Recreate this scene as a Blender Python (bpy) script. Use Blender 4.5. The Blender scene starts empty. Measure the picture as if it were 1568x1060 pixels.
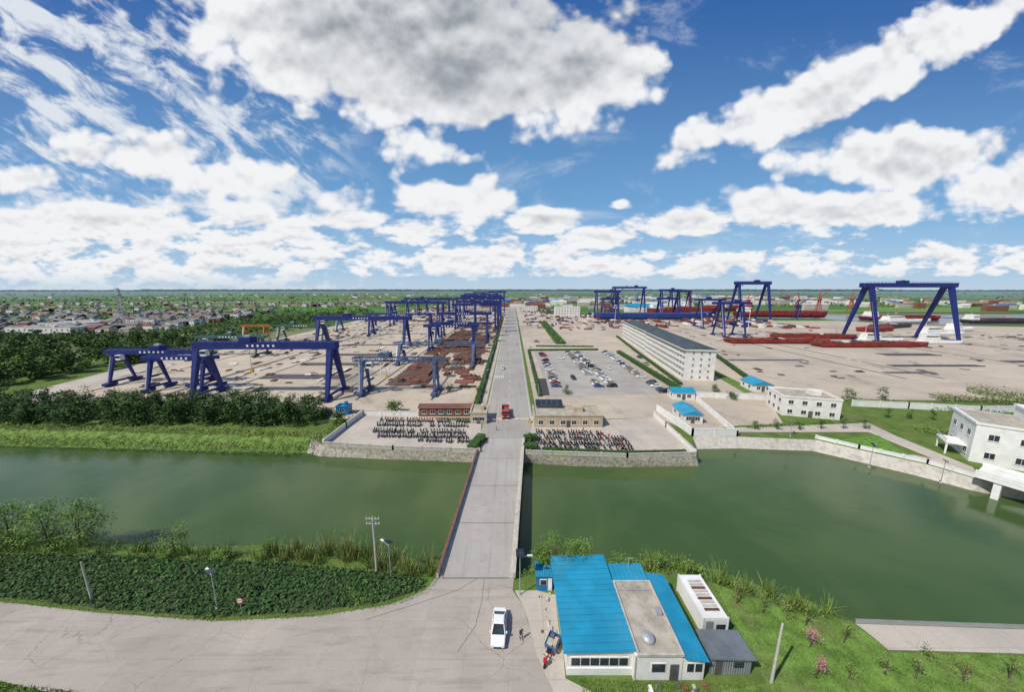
import bpy, math, random
import numpy as np
from mathutils import Vector, Matrix
from mathutils.geometry import tessellate_polygon
R=random.Random(7); NR=np.random.default_rng(7)
sc=bpy.context.scene
H=42.0; F=500.0; PITCH=math.radians(9.87)
cp,sp=math.cos(PITCH),math.sin(PITCH)
# photogrammetric survey: sight line (bearing reading a, b) -> metric site coordinate on level z
def G(a,b,z=0.0):
    d=b-530.0; t=(H-z)/(F*sp+d*cp)
    return ((a-784.0)*t,(F*cp-d*sp)*t)

# ---------------------------------------------------------------- materials
class NT:
    def __init__(s,t): s.t=t
    def n(s,ty,**k):
        o=s.t.nodes.new(ty)
        for a,b in k.items(): setattr(o,a,b)
        return o
    def inp(s,node,i,v):
        if v is None: return
        if isinstance(v,bpy.types.NodeSocket): s.t.links.new(v,node.inputs[i])
        else: node.inputs[i].default_value=v
    def m(s,op,a,b=None,c=None,clamp=False):
        o=s.n('ShaderNodeMath',operation=op,use_clamp=clamp)
        s.inp(o,0,a); s.inp(o,1,b); s.inp(o,2,c); return o.outputs[0]
    def ss(s,v,a,b,lo=0.0,hi=1.0):
        o=s.n('ShaderNodeMapRange',interpolation_type='SMOOTHSTEP')
        s.inp(o,0,v); s.inp(o,1,a); s.inp(o,2,b); s.inp(o,3,lo); s.inp(o,4,hi); return o.outputs[0]
    def mix(s,f,a,b,bt='MIX'):
        o=s.n('ShaderNodeMix',data_type='RGBA',blend_type=bt)
        s.inp(o,0,f)
        for i,v in ((6,a),(7,b)):
            if isinstance(v,(tuple,list)) and len(v)==3: v=(*v,1)
            s.inp(o,i,v)
        return o.outputs[2]
    def noise(s,vec,scale,detail=4,rough=.55,dist=0):
        o=s.n('ShaderNodeTexNoise'); s.inp(o,'Vector',vec); s.inp(o,'Scale',scale); s.inp(o,'Detail',detail); s.inp(o,'Roughness',rough); s.inp(o,'Distortion',dist)
        return o.outputs[0]
    def comb(s,x,y,z):
        o=s.n('ShaderNodeCombineXYZ'); s.inp(o,0,x); s.inp(o,1,y); s.inp(o,2,z); return o.outputs[0]
def newmat(name):
    m=bpy.data.materials.new(name); m.use_nodes=True
    t=NT(m.node_tree); b=m.node_tree.nodes['Principled BSDF']; return m,t,b
def pm(name,col,rough=.8,var=.18,scale=1.0,metal=0.0,bump=0.0,dirt=None,dirtamt=.5,spec=.3):
    m,t,b=newmat(name)
    g=t.n('ShaderNodeNewGeometry').outputs['Position']
    n=t.noise(g,scale,4,.6)
    f=t.ss(n,.3,.7)
    c=t.mix(f,tuple(max(0,x*(1-var)) for x in col),tuple(min(1,x*(1+var)) for x in col))
    if dirt:
        n2=t.noise(g,scale*.37,6,.7)
        c=t.mix(t.ss(n2,.5,.72,0,dirtamt),c,dirt)
    t.inp(b,'Base Color',c); b.inputs['Roughness'].default_value=rough; b.inputs['Metallic'].default_value=metal
    b.inputs['Specular IOR Level'].default_value=spec
    if bump>0:
        bn=t.n('ShaderNodeBump'); bn.inputs['Strength'].default_value=bump; bn.inputs['Distance'].default_value=.05
        t.inp(bn,'Height',n); t.inp(b,'Normal',bn.outputs[0])
    return m
def leafmat(name,col,var=.35):
    m,t,b=newmat(name)
    g=t.n('ShaderNodeNewGeometry'); p=g.outputs['Position']
    n=t.noise(p,.5,2,.6); r=g.outputs['Random Per Island']
    f=t.m('ADD',t.m('MULTIPLY',n,.6),t.m('MULTIPLY',r,.5))
    c=t.mix(t.ss(f,.3,.85),tuple(x*(1-var) for x in col),tuple(x*(1+var) for x in col))
    t.inp(b,'Base Color',c); b.inputs['Roughness'].default_value=.7; b.inputs['Specular IOR Level'].default_value=.15
    return m
def concrete(name,a,b_,joint=6.0,jdark=.75,stain=(.12,.10,.085),stainamt=.5,s1=.03,cracks=0,streak=False,rust=0):
    m,t,b=newmat(name)
    p=t.n('ShaderNodeNewGeometry').outputs['Position']
    n1=t.noise(p,s1,6,.62,.3); n2=t.noise(p,s1*9,7,.7); n3=t.noise(p,4.0,4,.7)
    c=t.mix(t.ss(n1,.35,.65),a,b_)
    c=t.mix(t.ss(n2,.5,.75,0,stainamt),c,stain)
    c=t.mix(t.ss(n3,.3,.75,0,.3),c,tuple(x*.6 for x in a))
    if streak:
        s=t.n('ShaderNodeSeparateXYZ'); t.inp(s,0,p)
        st=t.noise(t.comb(t.m('MULTIPLY',s.outputs[0],streak[0]),t.m('MULTIPLY',s.outputs[1],streak[1]),0),1,6,.65)
        c=t.mix(t.ss(st,.48,.72,0,.42),c,tuple(x*.45 for x in a))
    if rust:
        nr=t.noise(p,.045,7,.68,1.0)
        c=t.mix(t.ss(nr,.56,.68,0,rust),c,(.13,.065,.04))
        nd=t.noise(p,.022,6,.6,.6)
        c=t.mix(t.ss(nd,.55,.66,0,rust),c,(.13,.125,.115))
    if joint:
        br=t.n('ShaderNodeTexBrick'); t.inp(br,'Vector',p)
        br.offset=0
        br.inputs['Scale'].default_value=1; br.inputs['Brick Width'].default_value=joint; br.inputs['Row Height'].default_value=joint*.8
        br.inputs['Mortar Size'].default_value=.035; br.inputs['Mortar Smooth'].default_value=.1
        br.inputs['Color1'].default_value=(1,1,1,1); br.inputs['Color2'].default_value=(.88,.88,.88,1); br.inputs['Mortar'].default_value=(jdark*.55,)*3+(1,)
        c=t.mix(.8,c,br.outputs[0],'MULTIPLY')
    if cracks:
        v=t.n('ShaderNodeTexVoronoi',feature='DISTANCE_TO_EDGE')
        wn=t.n('ShaderNodeTexNoise'); t.inp(wn,'Vector',p); wn.inputs['Scale'].default_value=.35; wn.inputs['Detail'].default_value=6; wn.inputs['Roughness'].default_value=.65
        mx=t.mix(.9,p,wn.outputs[1],'LINEAR_LIGHT')
        t.inp(v,'Vector',mx); v.inputs['Scale'].default_value=.1
        brk=t.ss(t.noise(p,.12,3,.5),.42,.58)
        c=t.mix(t.m('MULTIPLY',t.ss(v.outputs[0],.0,.005,cracks,0),brk),c,(.07,.065,.06))
    t.inp(b,'Base Color',c); b.inputs['Roughness'].default_value=.85; b.inputs['Specular IOR Level'].default_value=.25
    return m
def make_land():
    m,t,b=newmat('land_material')
    p=t.n('ShaderNodeNewGeometry').outputs['Position']
    s=t.n('ShaderNodeSeparateXYZ'); t.inp(s,0,p)
    n=t.noise(p,.25,7,.65); n2=t.noise(p,2.2,5,.7); n3=t.noise(p,.05,4,.6)
    c=t.mix(t.ss(n,.3,.7),(.065,.12,.025),(.13,.19,.045))
    c=t.mix(t.ss(n2,.45,.75,0,.6),c,(.19,.20,.07))
    c=t.mix(t.ss(n3,.52,.7,0,.5),c,(.15,.14,.08))
    mp=t.n('ShaderNodeMapping'); t.inp(mp,0,p); mp.inputs['Scale'].default_value=(.0022,.0075,1); mp.inputs['Rotation'].default_value=(0,0,.1)
    v=t.n('ShaderNodeTexVoronoi',distance='CHEBYCHEV'); t.inp(v,'Vector',mp.outputs[0]); v.inputs['Scale'].default_value=1
    sv=t.n('ShaderNodeSeparateColor'); t.inp(sv,0,v.outputs['Color'])
    cr=t.n('ShaderNodeValToRGB'); t.inp(cr,0,sv.outputs[0])
    e=cr.color_ramp; e.interpolation='CONSTANT'
    e.elements[0].color=(.06,.12,.035,1); e.elements[1].position=.3; e.elements[1].color=(.09,.20,.04,1)
    for pos,col in ((.5,(.13,.25,.05,1)),(.7,(.07,.15,.04,1)),(.88,(.19,.2,.11,1))):
        q=e.elements.new(pos); q.color=col
    far=t.mix(t.ss(t.noise(p,.02,5,.6),.4,.7,0,.35),cr.outputs[0],(.06,.11,.04))
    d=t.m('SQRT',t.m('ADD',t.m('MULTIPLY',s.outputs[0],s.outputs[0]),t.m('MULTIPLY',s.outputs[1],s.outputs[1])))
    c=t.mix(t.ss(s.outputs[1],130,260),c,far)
    c=t.mix(t.ss(d,600,7000,0,.85),c,(.17,.25,.28))  # aerial haze painted into the land colour, blue-grey growing with distance
    t.inp(b,'Base Color',c); b.inputs['Roughness'].default_value=.95; b.inputs['Specular IOR Level'].default_value=.1
    return m
def make_water(name,ca,cb,rough=.09,bs=.25):
    m,t,b=newmat(name)
    p=t.n('ShaderNodeNewGeometry').outputs['Position']
    n=t.noise(p,.03,5,.6,.5)
    t.inp(b,'Base Color',t.mix(t.ss(n,.35,.65),ca,cb))
    b.inputs['Roughness'].default_value=rough; b.inputs['IOR'].default_value=1.33
    mp=t.n('ShaderNodeMapping'); t.inp(mp,0,p); mp.inputs['Scale'].default_value=(1,1.6,1); mp.inputs['Rotation'].default_value=(0,0,.4)
    h=t.m('ADD',t.noise(mp.outputs[0],1.6,4,.6),t.m('MULTIPLY',t.noise(mp.outputs[0],.25,3,.5),1.5))
    bn=t.n('ShaderNodeBump'); bn.inputs['Strength'].default_value=bs; bn.inputs['Distance'].default_value=.06
    t.inp(bn,'Height',h); t.inp(b,'Normal',bn.outputs[0])
    return m

M={}
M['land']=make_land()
M['water']=make_water('canal_water',(.048,.088,.026),(.078,.118,.040),.08,.2)
M['riverwater']=make_water('river_water',(.12,.11,.085),(.15,.14,.11),.2)
M['yard']=concrete('yard_concrete',(.57,.48,.365),(.46,.39,.30),8,.9,(.25,.20,.155),.45,.018,rust=.55)
M['yardR']=concrete('yard_concrete_pale',(.54,.455,.355),(.44,.375,.30),9,.9,(.27,.225,.18),.5,.022,rust=.2)
M['road']=concrete('road_concrete',(.39,.36,.32),(.32,.30,.27),0,.75,(.21,.195,.175),.4,.05,cracks=.3,streak=(1.5,.04))
M['nearroad']=concrete('old_road_concrete',(.45,.395,.335),(.38,.335,.29),5.5,1.45,(.25,.22,.185),.4,.06,cracks=.5,streak=(.12,1.1))
M['bridgedeck']=concrete('bridge_deck',(.42,.395,.355),(.36,.335,.30),0,.75,(.22,.205,.19),.4,.06,cracks=.3,streak=(1.2,.05))
M['pale']=concrete('pale_concrete',(.54,.48,.40),(.45,.40,.34),4,1.2,(.27,.24,.205),.45,.08)
M['parking']=concrete('parking_asphalt',(.42,.39,.345),(.34,.315,.285),6,.9,(.22,.205,.19),.4,.05)
for k,a in dict(patch=((.06,.06,.065),.9,.2,1),glass=((.03,.04,.05),.12,.3,1),greyroof=((.17,.19,.21),.5,.15,.6,.2),darkroof=((.055,.075,.08),.7,.25,.3),tile=((.17,.08,.06),.9,.3,.05),greytile=((.17,.16,.16),.9,.3,.05),
    galv=((.42,.43,.44),.45,.1,2,.4),polec=((.45,.43,.39),.8,.12,2),tyre=((.02,.02,.02),.85,.2,4),bark=((.12,.09,.06),.95,.3,5),black=((.02,.02,.022),.5,.2,3),redp=((.45,.02,.02),.3,.1,2),lamp=((.75,.7,.6),.2,.05,2),mark=((.62,.60,.55),.7,.3,2),
    orange=((.4,.15,.04),.5,.2,.6),green_crane=((.05,.11,.08),.5,.2,.6),yellow=((.55,.36,.03),.5,.15,.8),redcrane=((.4,.05,.035),.5,.2,.4),hullblue=((.02,.05,.2),.5,.2,.1),hulldark=((.05,.05,.06),.6,.3,.2)).items():
    M[k]=pm(k+'_material',*a)
M['stone']=pm('stone_wall',(.35,.32,.26),.9,.4,1.8,bump=.7,dirt=(.13,.12,.085),dirtamt=.85)
M['conc']=pm('plain_concrete',(.45,.42,.365),.85,.15,1.2,dirt=(.22,.2,.165),dirtamt=.6,bump=.2)
M['bankgrass']=pm('bank_grass',(.11,.18,.035),.95,.5,.8,bump=.6,dirt=(.18,.18,.07),dirtamt=.6)
M['white']=pm('white_paint',(.72,.72,.69),.6,.06,.6,dirt=(.5,.48,.43),dirtamt=.4)
M['whitewall']=pm('white_wall',(.70,.68,.64),.8,.08,.5,dirt=(.42,.4,.35),dirtamt=.5)
M['beige']=pm('beige_wall',(.46,.38,.27),.85,.12,.8,dirt=(.25,.2,.15))
M['blue']=pm('crane_blue',(.014,.026,.15),.5,.2,.5,dirt=(.045,.045,.08),dirtamt=.5)
M['bluegrey']=pm('crane_faded_blue',(.06,.10,.20),.55,.25,.6,dirt=(.12,.09,.08),dirtamt=.5)
M['red']=pm('hull_red',(.22,.028,.022),.65,.35,.25,dirt=(.12,.045,.035),dirtamt=.8)
M['blueroof']=pm('blue_sheet_roof',(.018,.25,.40),.42,.14,.35,dirt=(.09,.27,.36),dirtamt=.6,spec=.4)
M['blueroofB']=pm('blue_sheet_roof_deep',(.014,.16,.36),.42,.12,.5,dirt=(.05,.13,.26),dirtamt=.5)
M['flatroof']=pm('old_cement_roof',(.38,.34,.275),.9,.2,.7,dirt=(.18,.16,.13),dirtamt=.8,bump=.2)
M['brick']=pm('red_brick',(.21,.085,.06),.9,.25,1.5,dirt=(.15,.08,.06))
M['rust']=pm('rusty_steel',(.14,.065,.04),.8,.4,.35,dirt=(.06,.045,.04),dirtamt=.7)
M['steel']=pm('dark_steel',(.10,.10,.105),.6,.35,.5,dirt=(.14,.07,.04),dirtamt=.7)
M['pink']=leafmat('pink_blossom',(.55,.16,.28))
for k,c in dict(lA=(.095,.170,.032),lB=(.155,.245,.050),dA=(.034,.075,.020),dB=(.066,.125,.034),gA=(.150,.240,.048),gB=(.225,.25,.075),rd=(.27,.26,.10),fA=(.050,.085,.045),fB=(.075,.115,.055)).items():
    M[k]=leafmat('leaf_'+k,c)
M['cA']=leafmat('leaf_cA',(.040,.095,.026),.25); M['cB']=leafmat('leaf_cB',(.060,.125,.036),.25)

# ---------------------------------------------------------------- mesh builder
class MB:
    def __init__(s): s.v=[];s.f=[];s.m=[];s.mats=[];s.q=[];s.n=0
    def mi(s,mat):
        mat=M[mat] if isinstance(mat,str) else mat
        if mat not in s.mats: s.mats.append(mat)
        return s.mats.index(mat)
    def add(s,vs,fs,mat):
        o=len(s.v); i=s.mi(mat)
        s.v.extend([tuple(v) for v in vs]); s.f.extend([tuple(a+o for a in f) for f in fs]); s.m.extend([i]*len(fs))
    def box(s,x0,y0,z0,x1,y1,z1,mat,tx=0,ty=0):
        vs=[(x0,y0,z0),(x1,y0,z0),(x1,y1,z0),(x0,y1,z0),(x0+tx,y0+ty,z1),(x1-tx,y0+ty,z1),(x1-tx,y1-ty,z1),(x0+tx,y1-ty,z1)]
        s.add(vs,[(0,3,2,1),(4,5,6,7),(0,1,5,4),(1,2,6,5),(2,3,7,6),(3,0,4,7)],mat)
    def strut(s,p,q,w,h,mat,w2=None,h2=None):
        p=Vector(p);q=Vector(q);d=(q-p).normalized()
        up=Vector((0,0,1)) if abs(d.z)<.98 else Vector((0,1,0))
        a=d.cross(up).normalized(); b=a.cross(d).normalized()
        w2=w if w2 is None else w2; h2=h if h2 is None else h2
        vs=[]
        for c,ww,hh in ((p,w,h),(q,w2,h2)):
            for i,j in ((-1,-1),(1,-1),(1,1),(-1,1)): vs.append(c+a*i*ww/2+b*j*hh/2)
        s.add(vs,[(0,3,2,1),(4,5,6,7),(0,1,5,4),(1,2,6,5),(2,3,7,6),(3,0,4,7)],mat)
    def cyl(s,p,q,r1,r2,mat,n=10):
        p=Vector(p);q=Vector(q);d=(q-p).normalized()
        up=Vector((0,0,1)) if abs(d.z)<.98 else Vector((0,1,0))
        a=d.cross(up).normalized(); b=a.cross(d).normalized()
        vs=[];fs=[]
        for c,r in ((p,r1),(q,r2)):
            for i in range(n):
                t=2*math.pi*i/n; vs.append(c+a*math.cos(t)*r+b*math.sin(t)*r)
        for i in range(n): j=(i+1)%n; fs.append((i,j,n+j,n+i))
        fs.append(tuple(range(n))[::-1]); fs.append(tuple(range(n,2*n)))
        s.add(vs,fs,mat)
    def dome(s,c,r,mat,n=14,k=5,sq=1):
        vs=[];fs=[]
        for j in range(k):
            e=math.pi/2*j/k
            for i in range(n):
                t=2*math.pi*i/n; vs.append((c[0]+r*math.cos(e)*math.cos(t),c[1]+r*math.cos(e)*math.sin(t),c[2]+r*sq*math.sin(e)))
        vs.append((c[0],c[1],c[2]+r*sq))
        for j in range(k-1):
            for i in range(n): a=j*n+i;b=j*n+(i+1)%n; fs.append((a,b,b+n,a+n))
        for i in range(n): fs.append(((k-1)*n+i,(k-1)*n+(i+1)%n,k*n))
        s.add(vs,fs,mat)
    def quads(s,arr,mat): s.q.append((arr.reshape(-1,3),s.mi(mat)))
    def leaves(s,c,size,mat,up=.7,asp=.65):
        n=len(c)
        if n==0: return
        nv=NR.normal(size=(n,3)); nv[:,2]=np.abs(nv[:,2])+up; nv/=np.linalg.norm(nv,axis=1,keepdims=True)
        a=np.cross(nv,NR.normal(size=(n,3))); a/=np.linalg.norm(a,axis=1,keepdims=True)+1e-9
        b=np.cross(nv,a); sz=size*NR.uniform(.55,1.25,(n,1))
        a=a*sz*.5; b=b*sz*.5*asp
        s.quads(np.stack([c-a,c-b-a*.1,c+a,c+b+a*.1],1),mat)
    def build(s,name,loc=(0,0,0),rot=0,smooth=False):
        me=bpy.data.meshes.new(name)
        V=np.array(s.v,dtype=np.float32).reshape(-1,3); nv=len(V)
        loops=[i for f in s.f for i in f]; cnt=[len(f) for f in s.f]
        Vs=[V];L=[np.array(loops,dtype=np.int32)];C=[np.array(cnt,dtype=np.int32)];MI=[np.array(s.m,dtype=np.int32)]
        for a,i in s.q:
            k=len(a); Vs.append(a.astype(np.float32)); L.append(np.arange(nv,nv+k,dtype=np.int32)); C.append(np.full(k//4,4,dtype=np.int32)); MI.append(np.full(k//4,i,dtype=np.int32)); nv+=k
        V=np.concatenate(Vs);L=np.concatenate(L);C=np.concatenate(C);MI=np.concatenate(MI)
        me.vertices.add(len(V)); me.vertices.foreach_set('co',V.ravel())
        me.loops.add(len(L)); me.loops.foreach_set('vertex_index',L)
        me.polygons.add(len(C)); st=np.concatenate([[0],np.cumsum(C)[:-1]]).astype(np.int32)
        me.polygons.foreach_set('loop_start',st)
        me.polygons.foreach_set('material_index',MI)
        me.polygons.foreach_set('use_smooth',[smooth]*len(C))
        for m in s.mats: me.materials.append(m)
        me.update(calc_edges=True); me.validate()
        o=bpy.data.objects.new(name,me); sc.collection.objects.link(o); o.location=loc; o.rotation_euler[2]=rot
        return o
def inst(o,name,loc,rot=0,scale=1):
    n=bpy.data.objects.new(name,o.data); sc.collection.objects.link(n); n.location=loc; n.rotation_euler[2]=rot; n.scale=(scale,)*3
    return n
def sheet(name,pts,z,mat):
    b=MB(); vs=[(p[0],p[1],z) for p in pts]
    fs=[]
    for t in tessellate_polygon([[Vector(v) for v in vs]]):
        a,c,d=[Vector(vs[i]) for i in t]
        fs.append(tuple(t) if (c-a).cross(d-a).z>0 else tuple(t)[::-1])
    b.add(vs,fs,mat); return b.build(name)

# ---------------------------------------------------------------- land with canal
WZ=-2.5
far=[((-1800,95),(-1800,103),'bankgrass'),
 (G(0,683,WZ),G(0,656),'bankgrass'),(G(250,689,WZ),G(250,664),'bankgrass'),(G(470,694,WZ),G(478,670),'stone'),
 (G(490,699,WZ),G(494,683),'stone'),(G(600,704,WZ),G(602,690),'stone'),(G(735,709,WZ),G(735,694),'stone'),
 (G(805,709,WZ),G(805,696),'stone'),(G(870,714,WZ),G(870,700),'stone'),(G(960,716,WZ),G(960,702),'stone'),
 (G(1070,714,WZ),G(1066,699),'stone'),(G(1068,688,WZ),G(1060,668),'conc'),(G(1130,687,WZ),G(1130,669),'conc'),
 (G(1245,691,WZ),G(1250,674),'conc'),(G(1300,704,WZ),G(1315,689),'conc'),(G(1400,728,WZ),G(1420,712),'conc'),
 (G(1490,752,WZ),G(1505,737),'conc'),((126,54),(129,57),'bankgrass'),((500,-90),(503,-86),'bankgrass')]
near=[((500,-150),(498,-154),'bankgrass'),((110,22),(109,19),'conc'),(G(1568,957,WZ),G(1568,964),'conc'),(G(1310,948,WZ),G(1310,955),'bankgrass'),
 (G(1250,925,WZ),G(1240,946),'bankgrass'),(G(1180,902,WZ),G(1165,920),'bankgrass'),(G(1100,874,WZ),G(1088,892),'bankgrass'),
 (G(1030,858,WZ),G(1020,872),'bankgrass'),(G(940,855,WZ),G(935,868),'bankgrass'),(G(850,865,WZ),G(850,878),'bankgrass'),
 (G(795,876,WZ),G(790,888),'bankgrass'),(G(672,866,WZ),G(668,880),'bankgrass'),(G(560,848,WZ),G(560,862),'bankgrass'),
 (G(430,834,WZ),G(430,847),'bankgrass'),(G(330,838,WZ),G(330,852),'bankgrass'),(G(250,836,WZ),G(250,850),'bankgrass'),
 (G(150,826,WZ),G(150,842),'bankgrass'),(G(0,812,WZ),G(0,832),'bankgrass'),((-1800,62),(-1800,57),'bankgrass')]
loop=far+near
outer=[(-14000,-4000),(14000,-4000),(14000,16000),(-14000,16000)]
river2=[(300,500),(440,468),(480,392),(3000,300),(3000,520),(700,560),(320,570)]
def land():
    b=MB()
    T=[l[1] for l in loop]; W=[l[0] for l in loop]
    polys=[[Vector((*p,0)) for p in outer],[Vector((*p,0)) for p in T],[Vector((*p,0)) for p in river2]]
    allv=[(v.x,v.y,0) for p in polys for v in p]
    fs=[]
    for t in tessellate_polygon(polys):
        a,c,d=[Vector(allv[i]) for i in t]
        fs.append(tuple(t) if (c-a).cross(d-a).z>0 else tuple(t)[::-1])
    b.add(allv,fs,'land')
    n=len(loop)
    for i in range(n):
        j=(i+1)%n
        if abs(T[i][0])>1700 and abs(T[j][0])>1700: continue
        w0=(*W[i],WZ);w1=(*W[j],WZ)
        b.add([(*T[i],0),(*T[j],0),w1,w0],[(0,1,2,3)],loop[i][2])
        d0=(W[i][0]+(W[i][0]-T[i][0])*.8,W[i][1]+(W[i][1]-T[i][1])*.8,WZ-2);d1=(W[j][0]+(W[j][0]-T[j][0])*.8,W[j][1]+(W[j][1]-T[j][1])*.8,WZ-2)
        b.add([w0,w1,d1,d0],[(0,1,2,3)],loop[i][2])
    n=len(river2)
    for i in range(n):
        p=river2[i];q=river2[(i+1)%n]
        b.add([(*p,0),(*q,0),(*q,-3),(*p,-3)],[(0,1,2,3)],'conc')
    b.build('ground')
land()
b=MB(); b.add([(-1800,-170,WZ),(520,-170,WZ),(520,110,WZ),(-1800,110,WZ)],[(0,1,2,3)],'water'); b.build('canal_water')
b=MB(); b.add([(280,290,-1.6),(3000,290,-1.6),(3000,580,-1.6),(280,580,-1.6)],[(0,1,2,3)],'riverwater'); b.build('river_water')

# ---------------------------------------------------------------- sheets
sheet('shipyard_ground_left',[(-198,121),(-62,108),(-60,101),G(555,640),G(740,640),(-9,800),(-60,900),(-217,560),(-201,272),(-208,170)],.01,'yard')
sheet('shipyard_ground_right',[(8.5,100),G(1005,640),G(1062,662),G(1130,652),G(1200,650),G(1176,612),G(1300,612),(200,119),(420,112),(900,110),(900,300),(480,388),(440,440),(330,440),(300,490),(60,560),(8.5,800)],.01,'yardR')
sheet('main_road',[(-9.5,86),(4.5,86),(6.8,100),(7.5,800),(7,1100),(-4,1100),(-9.5,800),(-9,100)],.03,'road')
sheet('approach_road',[(-300,50),G(0,922),G(150,939),G(330,952),G(480,945),G(600,926),G(650,905),G(672,880),(-10.8,43),(.4,43),G(785,905),G(800,927),G(815,975),G(824,1005),G(880,1058),(11,15),(12,-60),(-8,-60),(-10,15),(-30,24),(-47,27.4),(-60,29.4),(-300,38)],.02,'nearroad')
sheet('forecourt_paving',[G(788,905),G(822,905),G(850,912),G(855,960),G(862,1000),G(866,1040),G(905,1060),(8,24),(6,24),G(822,1004),G(808,950),G(800,927)],.03,'pale')
sheet('motorcycle_park_paving',[G(495,683.5),G(735,694.5),G(737,650),G(640,638),G(556,636)],.04,'pale')
sheet('motorcycle_park_paving',[G(805,696.5),G(1064,699.5),G(1004,640),G(815,648)],.04,'pale')
sheet('car_park_paving',[(15,124),(66,128),(68,218),(15,222)],.03,'parking')
sheet('canal_path',[G(1130,655),G(1330,648),G(1372,668),G(1490,716),G(1480,724),G(1360,675),G(1330,662),G(1130,662)],.02,'pale')
sheet('canal_promenade',[G(1252,673),G(1318,687),G(1422,710),G(1500,733),G(1490,716),G(1400,697),G(1380,697),G(1340,693),G(1280,676)],.03,'pale')
sheet('bank_path',[G(1310,956),G(1568,965),(120,20),(112,14),G(1568,1002),G(1360,996),G(1335,975)],.02,'pale')
sheet('yard_lane',[G(0,612),G(190,563),G(330,530),G(330,535),G(200,572),G(40,622)],.03,'pale')
sheet('asphalt_patch',[G(824,580),G(836,580),G(842,606),G(826,606)],.05,'patch')
sheet('yard_green_strip',[G(1093,566),G(1160,600),G(1140,602),G(1085,570)],.03,'bankgrass')
b=MB()
for x in (-8.6,6.2): b.box(x-.08,100,.034,x+.08,520,.038,'mark')
y=104
while y<500: b.box(-1.2,y,.034,-1.05,y+4,.038,'mark'); y+=10
for k in range(5): b.box(-8+k*.9,152,.034,-7.6+k*.9,156,.038,'mark')
b.box(-9,101.5,.034,7,102,.038,'mark')
b.build('road_markings')
b=MB()
for k in range(34):
    yy=128+k*2.6
    for x0,x1 in ((17,22),(35.5,40.5),(41,46),(60,65)): b.box(x0,yy,.034,x1,yy+.12,.038,'mark')
b.build('parking_bay_markings')
# dark skid and drainage lines on the approach road
b=MB()
for p in ([G(560,950),G(640,925),G(700,905),G(735,884)],[G(700,1000),G(728,960),G(738,920),G(742,884)]):
    for i in range(len(p)-1): b.strut((*p[i],.026),(*p[i+1],.026),.05,.006,'patch')
b.build('road_joint_seals')

# ---------------------------------------------------------------- bridge
def bridge():
    b=MB()
    def e(l,t): return ((-11.1+(2.3)*t) if l else (.5+3.2*t), 41.5+46*t)
    vs=[]
    for t in (0,1): vs+= [(*e(1,t),.06),(*e(0,t),.06),(*e(0,t),-.9),(*e(1,t),-.9)]
    b.add(vs,[(0,1,5,4)],'bridgedeck'); b.add(vs,[(3,7,6,2),(1,2,6,5),(0,4,7,3)],'conc')
    for l in (1,0):
        p=e(l,0);q=e(l,1); s=1 if l else -1
        b.strut((p[0]+s*.15,p[1],.5),(q[0]+s*.15,q[1],.5),.3,.8,'conc')
        b.strut((p[0]+s*.15,p[1],.96),(q[0]+s*.15,q[1],.96),.36,.1,'brick' if l else 'conc')
        b.strut((p[0]+s*.6,p[1],.13),(q[0]+s*.6,q[1],.13),.5,.14,'conc')
        for k in range(24):
            c=e(l,k/23); b.box(c[0]+s*.15-.155,c[1]-.1,.1,c[0]+s*.15+.155,c[1]+.1,.9,'conc')
    for t in (.22,.5,.78):
        p=e(1,t);q=e(0,t)
        b.box(p[0]+.3,p[1]-.6,-1.7,q[0]-.3,p[1]+.6,-.9,'conc')
        for k in range(4):
            x=p[0]+1.4+k*(q[0]-p[0]-2.8)/3; b.cyl((x,p[1],-4.4),(x,p[1],-1.7),.5,.5,'conc',12)
    for t in (0,.25,.5,.75,1):
        p=e(1,t);q=e(0,t); b.box(p[0]+.9,p[1]-.05,.061,q[0]-.9,p[1]+.05,.066,'patch')
    b.build('concrete_bridge')
bridge()

# ---------------------------------------------------------------- foliage
def tree_into(b,x,y,z,h,r,nc,nl,ls,mats=('lA','lB'),base=.3,conic=False,trunk=True):
    cs=[]
    for i in range(nc):
        f=R.random(); zz=h*(base+(1-base)*f)
        rr=r*(1-f*.92) if conic else r*math.sqrt(max(.05,1-((f-.42)/.62)**2))
        a=R.uniform(0,2*math.pi); k=math.sqrt(R.random())*rr*.85
        cs.append((x+k*math.cos(a),y+k*math.sin(a),z+zz*.97))
    per=max(1,nl//nc); cr=r*(.22 if nc>8 else .3)
    for i,c in enumerate(cs):
        pts=np.array(c)+NR.normal(size=(per,3))*np.array([cr,cr,cr*.75])
        b.leaves(pts,ls,mats[0] if R.random()<.5 else mats[1])
    if trunk:
        b.cyl((x,y,z-.1),(x+R.uniform(-.1,.1)*r,y,z+h*.75),.022*h+.02,.008*h,'bark',7)
        for c in cs[:8]:
            z0=z+h*(base*.7+R.random()*.3); b.cyl((x,y,z0),c,.009*h,.003*h,'bark',4)
def tree(name,x,y,h,r,nc=22,nl=1500,ls=.3,**k):
    b=MB(); tree_into(b,x,y,0,h,r,nc,nl,ls,**k); return b.build(name)
def shrub_band(b,pts,w,h,dens,ls,mats,z=0):
    for (p,q) in zip(pts[:-1],pts[1:]):
        L=math.dist(p,q); n=int(L*w*dens)
        t=NR.uniform(0,1,n); o=NR.uniform(-.5,.5,n)*w
        dx,dy=(q[0]-p[0])/L,(q[1]-p[1])/L
        xs=p[0]+dx*L*t-dy*o; ys=p[1]+dy*L*t+dx*o
        hh=h*(.65+.45*np.sin(xs*1.3+ys)*np.sin(xs*.47+2))*NR.uniform(.25,1.05,n)
        c=np.stack([xs,ys,z+hh],1); k=NR.random(n)<.5
        b.leaves(c[k],ls,mats[0]); b.leaves(c[~k],ls,mats[1])
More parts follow.
